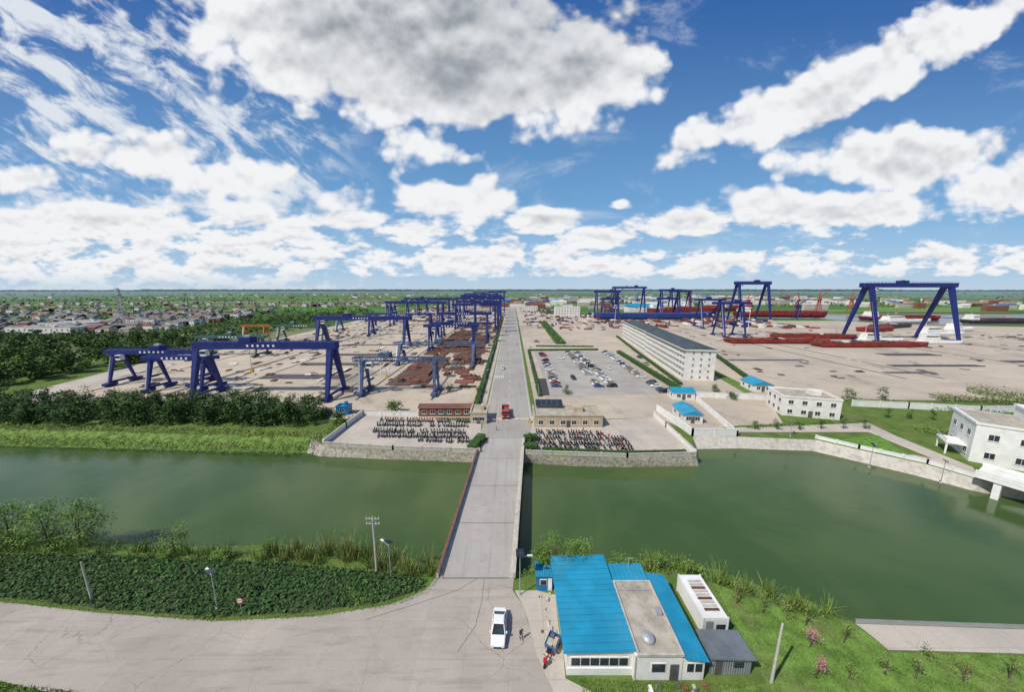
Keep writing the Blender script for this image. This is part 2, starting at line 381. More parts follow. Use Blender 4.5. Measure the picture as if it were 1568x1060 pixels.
def inpoly(pts,P):
    ins=np.zeros(len(pts),bool); j=len(P)-1
    for i in range(len(P)):
        c=((P[i,1]>pts[:,1])!=(P[j,1]>pts[:,1]))&(pts[:,0]<(P[j,0]-P[i,0])*(pts[:,1]-P[i,1])/(P[j,1]-P[i,1]+1e-12)+P[i,0]); ins^=c; j=i
    return ins
def blades(b,pts,z,h,w,mats):
    n=len(pts); a=NR.uniform(0,math.pi,n); d=np.stack([np.cos(a),np.sin(a),a*0],1)*w*NR.uniform(.5,1.2,(n,1))
    base=np.stack([pts[:,0],pts[:,1],np.full(n,z)],1); lean=np.stack([NR.normal(0,.3,n),NR.normal(0,.3,n),np.ones(n)],1)*(h*NR.uniform(.4,1.2,(n,1)))
    q=np.stack([base-d*.5,base+d*.5,base+lean+d*.2,base+lean-d*.2],1)
    s=NR.integers(0,len(mats),n)
    for i,m in enumerate(mats): b.quads(q[s==i],m)
def grass_area(b,poly,n,h,w,mats,z=0):
    P=np.array(poly); pts=NR.uniform(P.min(0),P.max(0),(n,2)); blades(b,pts[inpoly(pts,P)],z,h,w,mats)
def reeds(b,pts,w,h,dens,mats,z):
    for (p,q) in zip(pts[:-1],pts[1:]):
        L=math.dist(p,q); nt=int(L*w*.5)
        for k in range(nt):
            t=R.random(); o=R.uniform(-.5,.5)*w; x=p[0]+(q[0]-p[0])*t-(q[1]-p[1])/L*o; y=p[1]+(q[1]-p[1])*t+(q[0]-p[0])/L*o
            c=NR.normal(0,.35,(dens,2))+np.array([x,y]); blades(b,c,z,h*R.uniform(.6,1.15),.12,mats)
b=MB()
fp=[G(0,850),G(150,850),G(300,860),G(400,860),G(560,874),G(650,888),G(648,902),G(596,920),G(480,938),G(330,946),G(150,932),G(0,915),(-105,42),(-105,53)]
P=np.array(fp)
gx,gy=np.meshgrid(np.arange(-105,-8,.36),np.arange(26,62,.74)); pts=np.stack([gx.ravel(),gy.ravel()+gx.ravel()*-.05+np.sin(gx.ravel()*.11)*.5],1)+NR.normal(0,.1,(gx.size,2))
pts=pts[inpoly(pts,P)]; pts=pts[NR.random(len(pts))<.93]
hs_=1+.25*np.sin(pts[:,0]*.6)*np.sin(pts[:,1]*.8)
for k in range(9):
    c=np.concatenate([pts+NR.normal(0,.19,pts.shape),(hs_*NR.uniform(.12,.55,len(pts)))[:,None]],1)
    b.leaves(c,.34,('cA','cB','cA','cB')[k%4] if k!=5 else 'lA',up=1.4,asp=.85)
b.build('bean_crop_field')
sheet('field_soil',fp,.006,pm('soil',(.05,.065,.03),.95,.3,1))
b=MB()
bandpts=[G(0,838),G(150,842),G(250,850),G(330,852),G(430,847),G(560,862),G(664,879)]
shrub_band(b,[(-160,52)]+bandpts,3.0,1.0,20,.28,('lA','gA'),-.9)
reeds(b,bandpts,2.2,1.9,34,('gA','gB','lB'),-.6)
reeds(b,[G(400,845),G(480,852),G(560,858),G(655,872)],3.0,2.7,60,('gB','rd','gA'),-.6)
shrub_band(b,[G(536,905),G(536,920),G(560,925)],1.5,1.0,30,.22,('lB','gA'))
shrub_band(b,[G(672,880),G(655,905),G(610,922),G(480,942),G(330,949),G(150,935),G(0,918)],.9,.3,40,.16,('gA','lB'))
b.build('weeds_on_near_bank')
b=MB()
rb=[G(795,886),G(850,874),G(930,866),G(1020,870),G(1088,888),G(1165,916),G(1240,944),G(1300,952)]
shrub_band(b,rb,3.0,.9,22,.26,('lA','gA'),-.8)
shrub_band(b,[G(940,862),G(1000,862),G(1080,880)],3.6,2.0,26,.3,('lA','lB'),-.8)
reeds(b,[G(960,862),G(1080,878),G(1200,918),G(1290,946)],2.2,2.2,44,('gB','gA','lB'),-.6)
b.build('weeds_on_near_bank')
b=MB()
shrub_band(b,[(-260,93),G(0,668,-1),G(250,676,-1),G(465,683,-1)],9,1.1,9,.42,('gA','lB'),-1.6)
shrub_band(b,[(-260,95),G(0,654),G(250,660),G(470,667)],4,1.4,9,.45,('gA','gB'),0)
shrub_band(b,[G(468,688,-1),G(500,664),G(545,640)],4,2.4,12,.45,('dB','gB'),-.5)
shrub_band(b,[(-55,83),(-30,82.3),(-12,81.8)],1.3,.8,8,.4,('lA','gB'),WZ+.1)
shrub_band(b,[(17,81.5),(30,80.5),(45,80)],2.6,.9,12,.4,('lA','gB'),WZ+.1)
b.build('weeds_on_far_bank')
b=MB()
grass_area(b,[G(1165,925),G(1300,958),G(1345,985),G(1360,1000),G(1568,1006),(72,22),(25,22),(27.5,29),G(1100,930),G(1092,895)],50000,.16,.09,('gA','lB','gA'))
grass_area(b,[G(885,1040),G(1160,1050),(30,22),(8,22)],9000,.2,.1,('gA','lB'))
b.build('lawn_grass')
sheet('lawn',[G(1092,893),G(1165,922),G(1240,948),G(1308,957),G(1345,985),G(1360,1000),G(1568,1006),(112,13),(90,5),(9,5),(9,26),(27.5,28.5)],.008,pm('lawn_soil',(.12,.21,.04),.95,.35,.5,dirt=(.19,.19,.08),dirtamt=.8))
b=MB(); grass_area(b,[(-64,28.6),G(0,1046),G(60,1054),G(130,1062),(-48,25),(-64,25)],3500,.3,.1,('gA','lB')); b.build('verge_grass')
for (u,v,h,r) in ((20,838,7.2,3.0),(75,838,7.4,3.4),(125,836,7.6,3.2),(-40,836,8,3.5)):
    x,y=G(u,v); tree('young_poplar_tree',x,y,h,r,30,2600,.3,mats=('lA','gA'),base=.1)
x,y=G(268,846); tree('young_poplar_tree',x,y,5.2,2.0,20,1100,.26,mats=('lA','gA'),base=.1)
for (u,v,h,r) in ((850,872,5.6,2.6),(885,872,4.6,2.4),(830,878,4.2,1.8)):
    x,y=G(u,v); tree('willow_bush',x,y,h,r,28,2600,.22,mats=('lA','gA'),base=.05)
for (u,v) in ((410,850),(345,856),(1010,872),(1055,882)):
    x,y=G(u,v); tree('bank_shrub',x,y,2.6,1.2,12,500,.22,mats=('lA','gA'),base=.02)
for (u,v,h,pink) in ((1128,925,3.4,0),(1168,940,3.0,0),(1234,958,3.4,0),(1292,985,3.2,0),(1205,950,2.4,0),(1240,992,2.4,1),(1250,1040,2.6,1),(1355,1035,3,0),(1402,1040,3.1,0),(1475,1045,3,0),(1545,1040,3.2,0),(1300,1040,2.6,0),(1420,1010,2,0)):
    x,y=G(u,v); b=MB()
    tree_into(b,x,y,0,h,.85,9,130 if not pink else 80,.17,mats=('gA','gB'),base=.3)
    if pink: tree_into(b,x,y,0,h,.75,7,170,.15,mats=('pink','pink'),base=.55,trunk=False)
    b.build('crepe_myrtle_tree' if pink else 'sapling_tree')
b=MB()
for i in range(400):
    x=R.uniform(-225,-62); y=R.uniform(95.5,112) if x<-80 else R.uniform(95,105)
    tree_into(b,x,y,0,R.uniform(5.4,8.4),R.uniform(1.7,2.4),8,250,.62,mats=('dA','dB'),base=.04,conic=R.random()<.6,trunk=False)
b.build('shelter_belt_trees')
b=MB()
for (u,v,h,r) in ((200,640,9,3.8),(375,640,8,3.4),(30,640,8.5,3.2),(520,650,4,2),(605,632,4,2.6)):
    x,y=G(u,v); tree_into(b,x,y,0,h,r,18,1100,.5,mats=('dB','lA'),base=.1)
b.build('bank_broadleaf_trees')
b=MB()
for i in range(480):
    y=R.uniform(122,255); x=-212-R.random()**1.3*230-(y-120)*.05
    if y<165 and x>-216: x-=12
    tree_into(b,x,y,0,R.uniform(8,12.5),R.uniform(2.6,4),9,230,1.2,mats=('dB','lA') if R.random()<.5 else ('dA','dB'),base=.15,trunk=False)
for i in range(200):
    y=R.uniform(255,560); x=R.uniform(-320,-222)-(y-255)*.1*R.random()
    tree_into(b,x,y,0,R.uniform(4,9),R.uniform(2.2,4),6,80,1.6,mats=('dB','lA'),base=.1,trunk=False)
b.build('forest')
def hedge(pts,w,h,mats=('dB','lA'),dens=22,ls=.45):
    b=MB()
    for p,q in zip(pts[:-1],pts[1:]): b.strut((*p,h*.4),(*q,h*.4),w*.7,h*.8,'dA')
    shrub_band(b,pts,w,h,dens,ls,mats); b.build('hedge')
hedge([(-13,112),(-13,250)],2.4,1.8); hedge([(-13.5,250),(-14,520)],2.6,1.8,dens=8,ls=.9)
hedge([(11,124),(11.5,222),(60,224)],1.8,1.4); hedge([(70,126),(71,214)],3.2,2.2)
hedge([(75,140),(84,215),(94,290)],2.2,1.4,dens=14)
hedge([G(722,692),G(738,672)],3.2,2.0,dens=40); hedge([G(803,690),G(822,688)],3.4,2,dens=40); hedge([G(803,676),G(822,674)],3.0,2,dens=40)
hedge([G(830,690),G(960,696),G(1050,694)],1.2,1.0,dens=30)
hedge([(38,250),(40,420)],9,1.5,('gA','lA'),6,1.0)
hedge([(18,240),(60,238)],4,.8,('gA','lA'),10,.7)
hedge([G(1095,545),G(1150,585)],2.5,2,dens=12)
b=MB()
shrub_band(b,[G(1140,655),G(1330,645)],2,.8,16,.4,('gA','lA')); shrub_band(b,[G(1290,612),G(1568,640),(260,112)],5,1.6,9,.5,('dB','gA'))
shrub_band(b,[G(1400,658),G(1480,670)],5,1.5,9,.45,('gB','gA')); shrub_band(b,[G(1430,612),G(1568,618)],6,2.6,8,.6,('dB','gB'))
shrub_band(b,[G(1480,600),G(1568,612)],9,3.2,8,.6,('gB','lA'))
b.build('lawn_shrubs')
sheet('canal_lawn',[G(1268,676),G(1345,667),G(1385,695),G(1340,691)],.05,pm('lawn_bright',(.11,.22,.03),.95,.3,1))
for k in range(13):
    x,y=G(1155+k*34,658-k*.2 if k<6 else 640+(k-6)*1.5); tree('street_tree',x,y,R.uniform(2.4,3.6),1.1,9,260,.34,mats=('dB','lA'),base=.3)
for (u,v,h) in ((1350,612,5),(690,600,3),(735,602,3.4),(1300,610,4),(868,604,3.5),(1120,612,3),(1095,600,3)):
    x,y=G(u,v); tree('roadside_tree',x,y,h,1.8,14,500,.4,mats=('dB','lA'),base=.15)

# ---------------------------------------------------------------- buildings
def rib_roof(b,x0,y0,x1,y1,z0,z1,mat,step=.38,axis='y'):
    b.add([(x0,y0,z0),(x1,y0,z1),(x1,y1,z1),(x0,y1,z0),(x0,y0,z0-.12),(x1,y0,z1-.12),(x1,y1,z1-.12),(x0,y1,z0-.12)],[(0,1,2,3),(4,7,6,5),(0,4,5,1),(1,5,6,2),(2,6,7,3),(3,7,4,0)],mat)
    if axis=='x':
        y=y0+.15
        while y<y1-.05:
            b.strut((x0,y,z0+.04),(x1,y,z1+.04),.08,.08,mat); y+=step
    else:
        x=x0+.15
        while x<x1-.05:
            z=z0+(z1-z0)*(x-x0)/(x1-x0)+.04
            b.strut((x,y0,z),(x,y1,z),.08,.08,mat); x+=step
def windows_face(b,axis,c,a0,a1,z0,h,n,floors,fh,ww=1.5,wh=1.4,sill=.95,sgn=-1,frame='white'):
    for f in range(floors):
        for i in range(n):
            m=a0+(a1-a0)*(i+.5)/n; zz=z0+f*fh+sill
            for (d,mt,w_,h_) in ((.05,frame,ww,wh),(.07,'glass',ww-.16,wh-.16)):
                lo,hi=(c-d,c+.02) if sgn<0 else (c-.02,c+d)
                if axis=='y': b.box(m-w_/2,lo,zz+(wh-h_)/2,m+w_/2,hi,zz+(wh-h_)/2+h_,mt)
                else: b.box(lo,m-w_/2,zz+(wh-h_)/2,hi,m+w_/2,zz+(wh-h_)/2+h_,mt)
            lo,hi=(c-.09,c) if sgn<0 else (c,c+.09)
            l2,h2=lo-(.06 if sgn<0 else 0),hi+(.06 if sgn>0 else 0)
            if axis=='y':
                b.box(m-.03,lo,zz+.08,m+.03,hi,zz+wh-.08,frame); b.box(m-ww/2-.1,l2,zz-.1,m+ww/2+.1,h2,zz-.01,frame)
            else:
                b.box(lo,m-.03,zz+.08,hi,m+.03,zz+wh-.08,frame); b.box(l2,m-ww/2-.1,zz-.1,h2,m+ww/2+.1,zz-.01,frame)
def building(name,x,y,w,d,h,rot=0,floors=1,nf=4,ns=3,wall='whitewall',roof='flat',roofmat='flatroof',ww=1.5):
    b=MB(); fh=h/floors
    b.box(0,0,0,w,d,h,wall)
    windows_face(b,'y',0,.3,w-.3,0,h,nf,floors,fh,ww,min(1.4,fh*.45)); windows_face(b,'x',0,.3,d-.3,0,h,ns,floors,fh,ww,min(1.4,fh*.45))
    windows_face(b,'x',w,.3,d-.3,0,h,ns,floors,fh,ww,min(1.4,fh*.45),sgn=1)
    b.box(w*.5-.6,-.06,0.02,w*.5+.6,.02,2.2,'steel')
    if roof=='flat':
        b.box(.3,.3,h+.01,w-.3,d-.3,h+.06,roofmat)
        for (a,c,e,f) in ((-.15,-.15,w+.15,.25),(-.15,d-.25,w+.15,d+.15),(-.15,.25,.25,d-.25),(w-.25,.25,w+.15,d-.25)): b.box(a,c,h+.002,e,f,h+.5,wall)
        b.box(w*.6,d*.4,h+.06,w*.6+min(3,w*.2),d*.4+min(3,d*.3),h+1.6,wall)
    else:
        rh=min(w,d)*.22; o=.4
        if w>=d: vs=[(-o,-o,h),(w+o,-o,h),(w+o,d+o,h),(-o,d+o,h),(-o,d/2,h+rh),(w+o,d/2,h+rh)]; fs=[(0,1,5,4),(2,3,4,5),(1,2,5),(3,0,4),(0,3,2,1)]
        else: vs=[(-o,-o,h),(w+o,-o,h),(w+o,d+o,h),(-o,d+o,h),(w/2,-o,h+rh),(w/2,d+o,h+rh)]; fs=[(0,4,5,3),(1,2,5,4),(0,1,4),(2,3,5),(0,3,2,1)]
        b.add(vs,fs,roofmat)
    return b.build(name,(x,y,.01),rot)
def workshop():
    b=MB()
    b.box(6.0,29.4,0,13.2,41.8,3.0,'whitewall')
    rib_roof(b,5.6,29.1,13.45,42.1,3.15,3.45,'blueroof',.8,'x')
    b.box(13.2,28.8,0,18.4,37.7,3.25,'whitewall')
    b.box(13.5,29.0,3.26,18.3,37.6,3.3,'flatroof')
    for a in ((13.46,28.65,13.66,37.75),(18.2,28.65,18.45,37.75),(13.66,28.65,18.2,28.85),(13.66,37.55,18.2,37.75)): b.box(a[0],a[1],3.24,a[2],a[3],3.52,'conc')
    b.box(13.2,37.75,0,18.4,40.6,2.8,'whitewall'); rib_roof(b,13.5,37.8,18.4,40.9,3.05,3.15,'blueroof',.6)
    b.box(18.5,28.8,0,20.8,39.0,2.7,'whitewall'); rib_roof(b,18.48,28.5,21.1,39.3,3.2,2.8,'blueroof',.5)
    b.box(6.4,29.32,1.2,12.8,29.42,2.3,'white')
    for k in range(6): b.box(6.5+k*1.05,29.27,1.3,7.42+k*1.05,29.33,2.2,'glass')
    b.box(6.0,29.25,.0,13.2,29.4,.9,'white')
    b.box(13.25,28.72,0,13.35,28.8,3.2,'conc')
    for k in (0,1): b.box(18.9+k*.9,28.72,1.2,19.6+k*.9,28.82,2.2,'glass'); b.box(18.85+k*.9,28.76,1.1,19.65+k*.9,28.815,2.3,'white')
    b.box(15,28.74,1.1,16.6,28.81,2.3,'white'); b.box(15.1,28.7,1.2,16.5,28.76,2.2,'glass')
    b.box(17.1,28.72,.02,18,28.82,2.1,'steel')
    for y in (31,34,37,40): b.box(5.92,y,1,6.02,y+1.2,2.1,'glass')
    b.cyl((15.2,30.4,3.3),(15.2,30.4,3.55),.72,.72,'galv',18); b.dome((15.2,30.4,3.55),.72,'galv',18,5,.6)
    b.cyl((16.6,40.5,3.1),(16.6,40.5,4.4),.06,.06,'galv',8); b.cyl((16.3,40.5,4.3),(17.1,40.5,4.3),.05,.05,'galv',8)
    b.strut((13.7,36.4,3.4),(18.1,36.4,3.4),.05,.05,'galv'); b.box(17.4,33,3.3,18,33.8,3.8,'galv')
    b.build('workshop_building')
workshop()
b=MB()
for i in range(26):
    x=R.uniform(14,21);y=R.uniform(26.6,28.2); s=R.uniform(.15,.5); b.box(x,y,.01,x+s,y+s*R.uniform(.6,1.6),.02+s*R.uniform(.3,.9),R.choice(['conc','rust','white','steel','blueroofB','brick']),.02,.02)
for i in range(18):
    x=R.uniform(3.6,5.4);y=R.uniform(31,39); s=R.uniform(.12,.45); b.box(x,y,.03,x+s,y+s*R.uniform(.6,1.6),.05+s*R.uniform(.3,.9),R.choice(['conc','rust','white','steel','conc']),.02,.02)
b.build('building_rubble')
def cabin():
    b=MB(); b.box(3.5,39.5,0,5.7,41.7,2.4,'blueroofB'); rib_roof(b,3.3,39.3,5.9,41.9,2.6,2.5,'blueroof',.35)
    b.box(3.9,39.42,1,4.9,39.52,1.9,'white'); b.box(3.98,39.38,1.08,4.82,39.44,1.82,'glass'); b.box(5.05,39.44,.05,5.6,39.52,2,'white'); b.box(3.42,40.1,1,3.52,41,1.9,'glass')
    b.build('blue_guard_cabin')
cabin()
def container():
    b=MB(); x0,y0,x1,y1=23.3,33.4,26.3,39.5
    b.box(x0,y0,.15,x1,y1,2.6,'white')
    for i in range(30):
        y=y0+.1+i*.2; b.box(x0-.04,y,.3,x0+.001,y+.1,2.45,'white'); b.box(x1-.001,y,.3,x1+.04,y+.1,2.45,'white')
    for i in range(14): b.box(x0+.1+i*.2,y0-.04,.3,x0+.2+i*.2,y0+.001,2.45,'white')
    for (a,c) in ((x0,y0),(x1,y0),(x0,y1),(x1,y1)): b.box(a-.07,c-.07,0,a+.07,c+.07,2.68,'white')
    for i in range(9): b.box(x0+.7,y0+.9+i*.5,2.6,x1-.5,y0+1.2+i*.5,2.72,'rust' if i%3==0 else 'conc')
    b.box(x0+1.6,y0-.09,.5,x1-.3,y0-.03,1.7,'glass')
    b.box(x0+.3,y0-.08,.2,x0+1.2,y0-.03,2.2,'galv')
    b.build('white_shipping_container')
    b=MB(); b.box(21.9,29.3,0,26.3,31.9,2.2,'greyroof'); rib_roof(b,21.6,29.0,26.6,32.2,2.5,2.3,'greyroof',.3)
    for i in range(16): b.box(22+i*.27,29.26,.05,22.1+i*.27,29.301,2.15,'galv')
    b.box(22.3,29.24,.05,23.1,29.3,1.9,'steel'); b.box(24.4,29.23,1,25.4,29.29,1.7,'glass')
    b.build('grey_tin_shed')
container()
def dorm(name,p,ang,L,D,h):
    b=MB(); fl=5; fh=h/fl
    b.box(1.4,0,0,D,L,h,'whitewall')
    for f in range(fl+1):
        z=f*fh
        if f>0: b.box(-.0,0,z-.18,1.4,L,z,'white')
        if f<fl: b.box(0,0,z+.02 if f else .02,.12,L,z+1.0,'white')
    n=int(L/3.6)
    for i in range(n+1):
        y=i*L/n; b.box(.12 if 0<i<n else 0,max(0,y-.12),0,1.4,min(L,y+.12),h,'whitewall')
    for f in range(fl):
        for i in range(n):
            y=(i+.5)*L/n; z=f*fh
            b.box(1.33,y-1.4,z+.05,1.41,y-.5,z+2.1,'steel'); b.box(1.33,y-.2,z+.95,1.41,y+1.3,z+2.2,'glass')
    windows_face(b,'y',0,2,D-1,0,h,3,fl,fh,.9,1.1,1.1)
    windows_face(b,'x',D,0,L,0,h,n,fl,fh,1.5,1.4,.95,sgn=1)
    rh=2.0;o=.7
    vs=[(-o,-o,h+.02),(D+o,-o,h+.02),(D+o,L+o,h+.02),(-o,L+o,h+.02),(-o,-o,h+.5),(D+o,-o,h+.5),(D+o,L+o,h+.5),(-o,L+o,h+.5),(D/2,5,h+rh),(D/2,L-5,h+rh)]
    b.add(vs,[(0,1,5,4),(1,2,6,5),(2,3,7,6),(3,0,4,7),(0,3,2,1)],'white'); b.add(vs,[(4,5,8),(5,6,9,8),(6,7,9),(7,4,8,9)],'darkroof')
    b.build(name,(p[0],p[1],.01),ang)
A=math.atan2(-17,142)
dorm('dormitory_building',(80,148),A,64,13.5,14.2)
dorm('dormitory_building',(88.6,214),A,70,13.5,14.2)
building('gate_office_building',*G(818,655),21,8.5,3.6,0,1,6,2,'beige','flat','flatroof')
b=MB(); b.box(0,0,0,9,4.5,.12,'steel')
for i in range(5): b.box(.2+i*1.75,.2,.12,1.8+i*1.75,4.3,.17,'glass')
o=b.build('solar_panel_array',(7.8,101.5,4.2)); o.rotation_euler[0]=math.radians(12)
building('brick_shed',-31,103.5,17.5,4.0,3.0,0,1,6,1,'brick','gable','tile')
building('gatehouse',-13.2,97.5,5.2,7,3.4,0,1,2,2,'beige')
for u,v,w,d in ((1030,612,8,6),(1045,648,6,9),(1152,600,8,9)): building('blue_roof_hut',*G(u,v),w,d,2.9,A,1,2,2,'whitewall','gable','blueroof')
building('white_office_building',*G(1196,636),16,11,6.4,math.radians(-16),2,4,3,'whitewall')
building('blue_booth',-59.5,105,4,3,2.6,0,1,1,1,'blueroofB','flat','blueroof')
building('white_factory_office',66,500,38,14,15,0,4,9,3,'whitewall')
building('white_factory_office',20,640,30,14,9,0,3,7,3,'whitewall')
building('long_workshop',-60,620,22,90,9,0,1,4,9,'conc','gable','tile')
building('workshop_hall',200,560,60,25,12,0,1,8,3,'whitewall','gable','blueroof')
building('workshop_hall',30,700,40,25,9,0,1,6,3,'brick','gable','tile')
def sluice():
    b=MB(); p=G(1482,706)
    b.box(0,0,0,24,13,9.6,'white'); b.box(-.2,-.2,9.61,24.2,13.2,10.1,'white'); b.box(.4,.4,10.11,23.6,12.6,10.15,'flatroof')
    b.box(9,3,10.15,24,12,13,'white'); b.box(8.7,2.7,13,24.3,12.3,13.4,'white')
    windows_face(b,'y',0,.6,23,0,7,5,2,4.6,1.7,1.6,1.4); windows_face(b,'x',0,.6,12.5,0,7,3,2,4.6,1.5,1.6,1.4)
    b.box(-3.4,2,3,0,8,3.3,'white'); b.box(-3.4,2,4,-3.2,8,4.1,'galv')
    for y in (2.2,7.6): b.box(-3.2,y,0,-2.9,y+.3,3,'white')
    b.build('white_sluice_building',(p[0],p[1],.01),math.radians(-38))
    b=MB()
    q0=Vector((*G(1487,740),0)); d=Vector((.45,-.89,0)).normalized(); n=Vector((d.y,-d.x,0)); o=Vector((4,2,0)); e=q0+d*46
    b.strut(q0+o+Vector((0,0,1.6)),e+o+Vector((0,0,1.6)),7,.7,'white')
    for s in (-3.3,3.3): b.strut(q0+o+Vector((0,0,2.5))-n*s,e+o+Vector((0,0,2.5))-n*s,.2,.9,'white')
    for k in range(5):
        c=q0+d*(3+k*10)+o; b.strut(c-n*3.2+Vector((0,0,-1.2)),c+n*3.2+Vector((0,0,-1.2)),1.0,5.2,'white')
    b.build('sluice_bridge')
sluice()
def wall(name,pts,h,t=.25,mat='whitewall',cap='conc',post=6,z=0):
    b=MB()
    for p,q in zip(pts[:-1],pts[1:]):
        b.strut((*p,z+h/2),(*q,z+h/2),t,h,mat); b.strut((*p,z+h+.04),(*q,z+h+.04),t+.14,.08,cap)
        L=math.dist(p,q); n=max(1,int(L/post))
        for i in range(n+1):
            x=p[0]+(q[0]-p[0])*i/n;y=p[1]+(q[1]-p[1])*i/n; b.box(x-.22,y-.22,z,x+.22,y+.22,z+h+.2,mat)
    b.build(name)
wall('compound_wall',[G(496,682.5),G(602,689),G(734,693)],1.0,.3,'conc')
wall('compound_wall',[G(496,682),G(530,655),G(556,636),G(640,637)],1.6,.25,'whitewall')
wall('compound_wall',[G(806,695.5),G(960,701),G(1064,698.5)],1.0,.3,'conc')
wall('compound_wall',[G(1064,698),G(1020,655),G(1002,638)],1.6)
W_='white_perimeter_wall'
wall(W_,[G(1006,630),G(1060,668),G(1128,668)],2.2,.3,'white','white')
wall(W_,[G(1062,610),G(1128,668)],1.6,.3,'white','white')
wall(W_,[G(1062,608),G(1180,613)],2.0,.3,'white','white')
wall(W_,[G(1305,622),G(1390,626),G(1500,632),(230,108)],2.2,.3,'white','white')
wall('canal_parapet',[G(1250,672),G(1315,687),G(1420,710),G(1500,734)],.9,.2,'white','white',3)
wall('yard_wall',[(-62,108),(-100,113),(-198,119)],1.5,.25,'conc')

# ---------------------------------------------------------------- cranes
def gantry(name,xA,xB,y,spread,h,mat='blue',gd=2.2,gw=1.6,over=4,truss=False,trolley=True,leg=1.3):
    b=MB(); zt=h-gd
    if truss:
        for s in (-1,1):
            for z in (zt,h): b.strut((xA-over,y+s*gw/2,z),(xB+over,y+s*gw/2,z),.35,.35,mat)
            n=int((xB-xA+2*over)/3)
            for i in range(n):
                x0=xA-over+i*(xB-xA+2*over)/n; x1=x0+(xB-xA+2*over)/n
                b.strut((x0,y+s*gw/2,zt if i%2 else h),(x1,y+s*gw/2,h if i%2 else zt),.2,.2,mat)
                b.strut((x0,y+s*gw/2,zt),(x0,y+s*gw/2,h),.2,.2,mat)
    else:
        for s in (-1,1):
            b.strut((xA-over,y+s*gw*.75,(zt+h)/2),(xB+over,y+s*gw*.75,(zt+h)/2),gw*.6,gd,mat)
        for i in range(int((xB-xA)/7)+1):
            x=xA-over+.5+i*7; b.box(x,y-gw*.45,zt+.3,x+.4,y+gw*.45,h-.3,mat)
        for s in (-1,1):
            b.strut((xA-over,y+s*gw*1.1,h+1.0),(xB+over,y+s*gw*1.1,h+1.0),.08,.08,mat)
            n=int((xB-xA+2*over)/3)
            for i in range(n+1):
                x=xA-over+i*(xB-xA+2*over)/n; b.box(x-.04,y+s*gw*1.1-.04,h,x+.04,y+s*gw*1.1+.04,h+1,mat)
        if h<25:
            for k in range(6): x=(xA+xB)/2-6+k*2; b.box(x-.4,y-gw*1.05-.02,(zt+h)/2-.4,x+.4,y-gw*1.05+.02,(zt+h)/2+.4,'white')
    for x in (xA,xB):
        for s in (-1,1):
            b.strut((x,y+s*spread/2,1.6),(x,y+s*gw*.9,zt),leg*.6,leg*.55,mat,leg,leg)
            b.box(x-1,y+s*spread/2-2.2,.5,x+1,y+s*spread/2+2.2,1.6,mat)
            for k in (-1.5,-.5,.5,1.5): b.cyl((x-.35,y+s*spread/2+k,.42),(x+.35,y+s*spread/2+k,.42),.4,.4,'steel',10)
        b.strut((x,y-spread/2+1,1.9),(x,y+spread/2-1,1.9),.7,.8,mat)
        f=.42; yy=spread/2*(1-f)+gw*.9*f
        b.strut((x,y-yy,1.6+(zt-1.6)*f),(x,y+yy,1.6+(zt-1.6)*f),.5,.5,mat)
        b.strut((x,y-gw*1.6,zt-.3),(x,y+gw*1.6,zt-.3),1.2,.8,mat)
    b.strut((xA-.9,y-spread/2,1.8),(xA-.9,y-gw,zt),.7,.15,'galv')
    if trolley:
        x=xA+(xB-xA)*R.uniform(.2,.8)
        b.box(x-2.2,y-gw*1.1,h+.05,x+2.2,y+gw*1.1,h+1.9,mat); b.box(x-1,y-.6,h+1.9,x+1.2,y+.8,h+2.6,'galv')
        b.cyl((x,y,h),(x,y,h*.5),.07,.07,'steel',5); b.box(x-.5,y-.4,h*.5-1.2,x+.5,y+.4,h*.5,'yellow')
        b.box(xA+2,y-gw*1.1-1.2,zt-2.4,xA+4.2,y-gw*1.1+.6,zt-.2,'white'); b.box(xA+2.1,y-gw*1.1-1.26,zt-1.6,xA+4.1,y-gw*1.1-1.19,zt-.5,'glass')
    b.build(name)
GC='blue_gantry_crane'
gantry(GC,-121,-70,125,13,22,gd=2.8,leg=2.0,over=2)
gantry(GC,-176,-140,143,10,15.5,gd=1.8)
gantry(GC,-150,-128,134,9,14.5,gd=1.5,trolley=False)
gantry(GC,-139,-77,236,16,23,gd=3,leg=2.2)
gantry('green_gantry_crane',-196,-160,205,11,13,'green_crane',gd=1.4); gantry('green_gantry_crane',-185,-150,260,11,14,'green_crane',gd=1.4)
gantry('lattice_gantry_crane',-60,-31,129,8,15,'bluegrey',gd=1.6,truss=True)
gantry(GC,-57,-27,225,10,18,gd=1.8)
gantry('orange_gantry_crane',-205,-190,250,9,15,'orange',gd=1.2,gw=1,truss=True,trolley=False,leg=.8)
for (xa,xb,y,h,m) in ((-130,-75,300,20,'blue'),(-62,-22,290,22,'blue'),(-140,-80,380,28,'blue'),(-60,-18,350,27,'blue'),(-150,-90,470,30,'blue'),(-72,-15,430,31,'blue'),(-160,-100,560,26,'blue'),(-80,-20,540,33,'blue'),(-90,-30,650,34,'blue'),(-190,-130,500,24,'blue'),(-64,-22,185,12,'bluegrey'),(-175,-140,330,16,'bluegrey'),(-60,-20,260,16,'blue'),(-90,-20,800,36,'blue'),(-62,-16,390,29,'blue'),(-70,-16,480,32,'blue'),(-150,-95,420,27,'blue'),(-40,-14,600,38,'blue'),(-36,-14,320,30,'blue')):
    gantry(GC,xa,xb,y,14,h,m,gd=2.4 if h>20 else 1.4,leg=1.8,truss=(m=='bluegrey'))
gantry('goliath_gantry_crane',288,352,268,28,47,gd=3.6,gw=2.6,leg=2.8,over=5)
gantry(GC,187,205,293,18,31,gd=2.2,over=8,leg=1.6); gantry(GC,205,226,358,20,32,gd=2.2,over=6)
gantry('goliath_gantry_crane',296,334,435,28,52,gd=4,gw=2.6,leg=2.6)
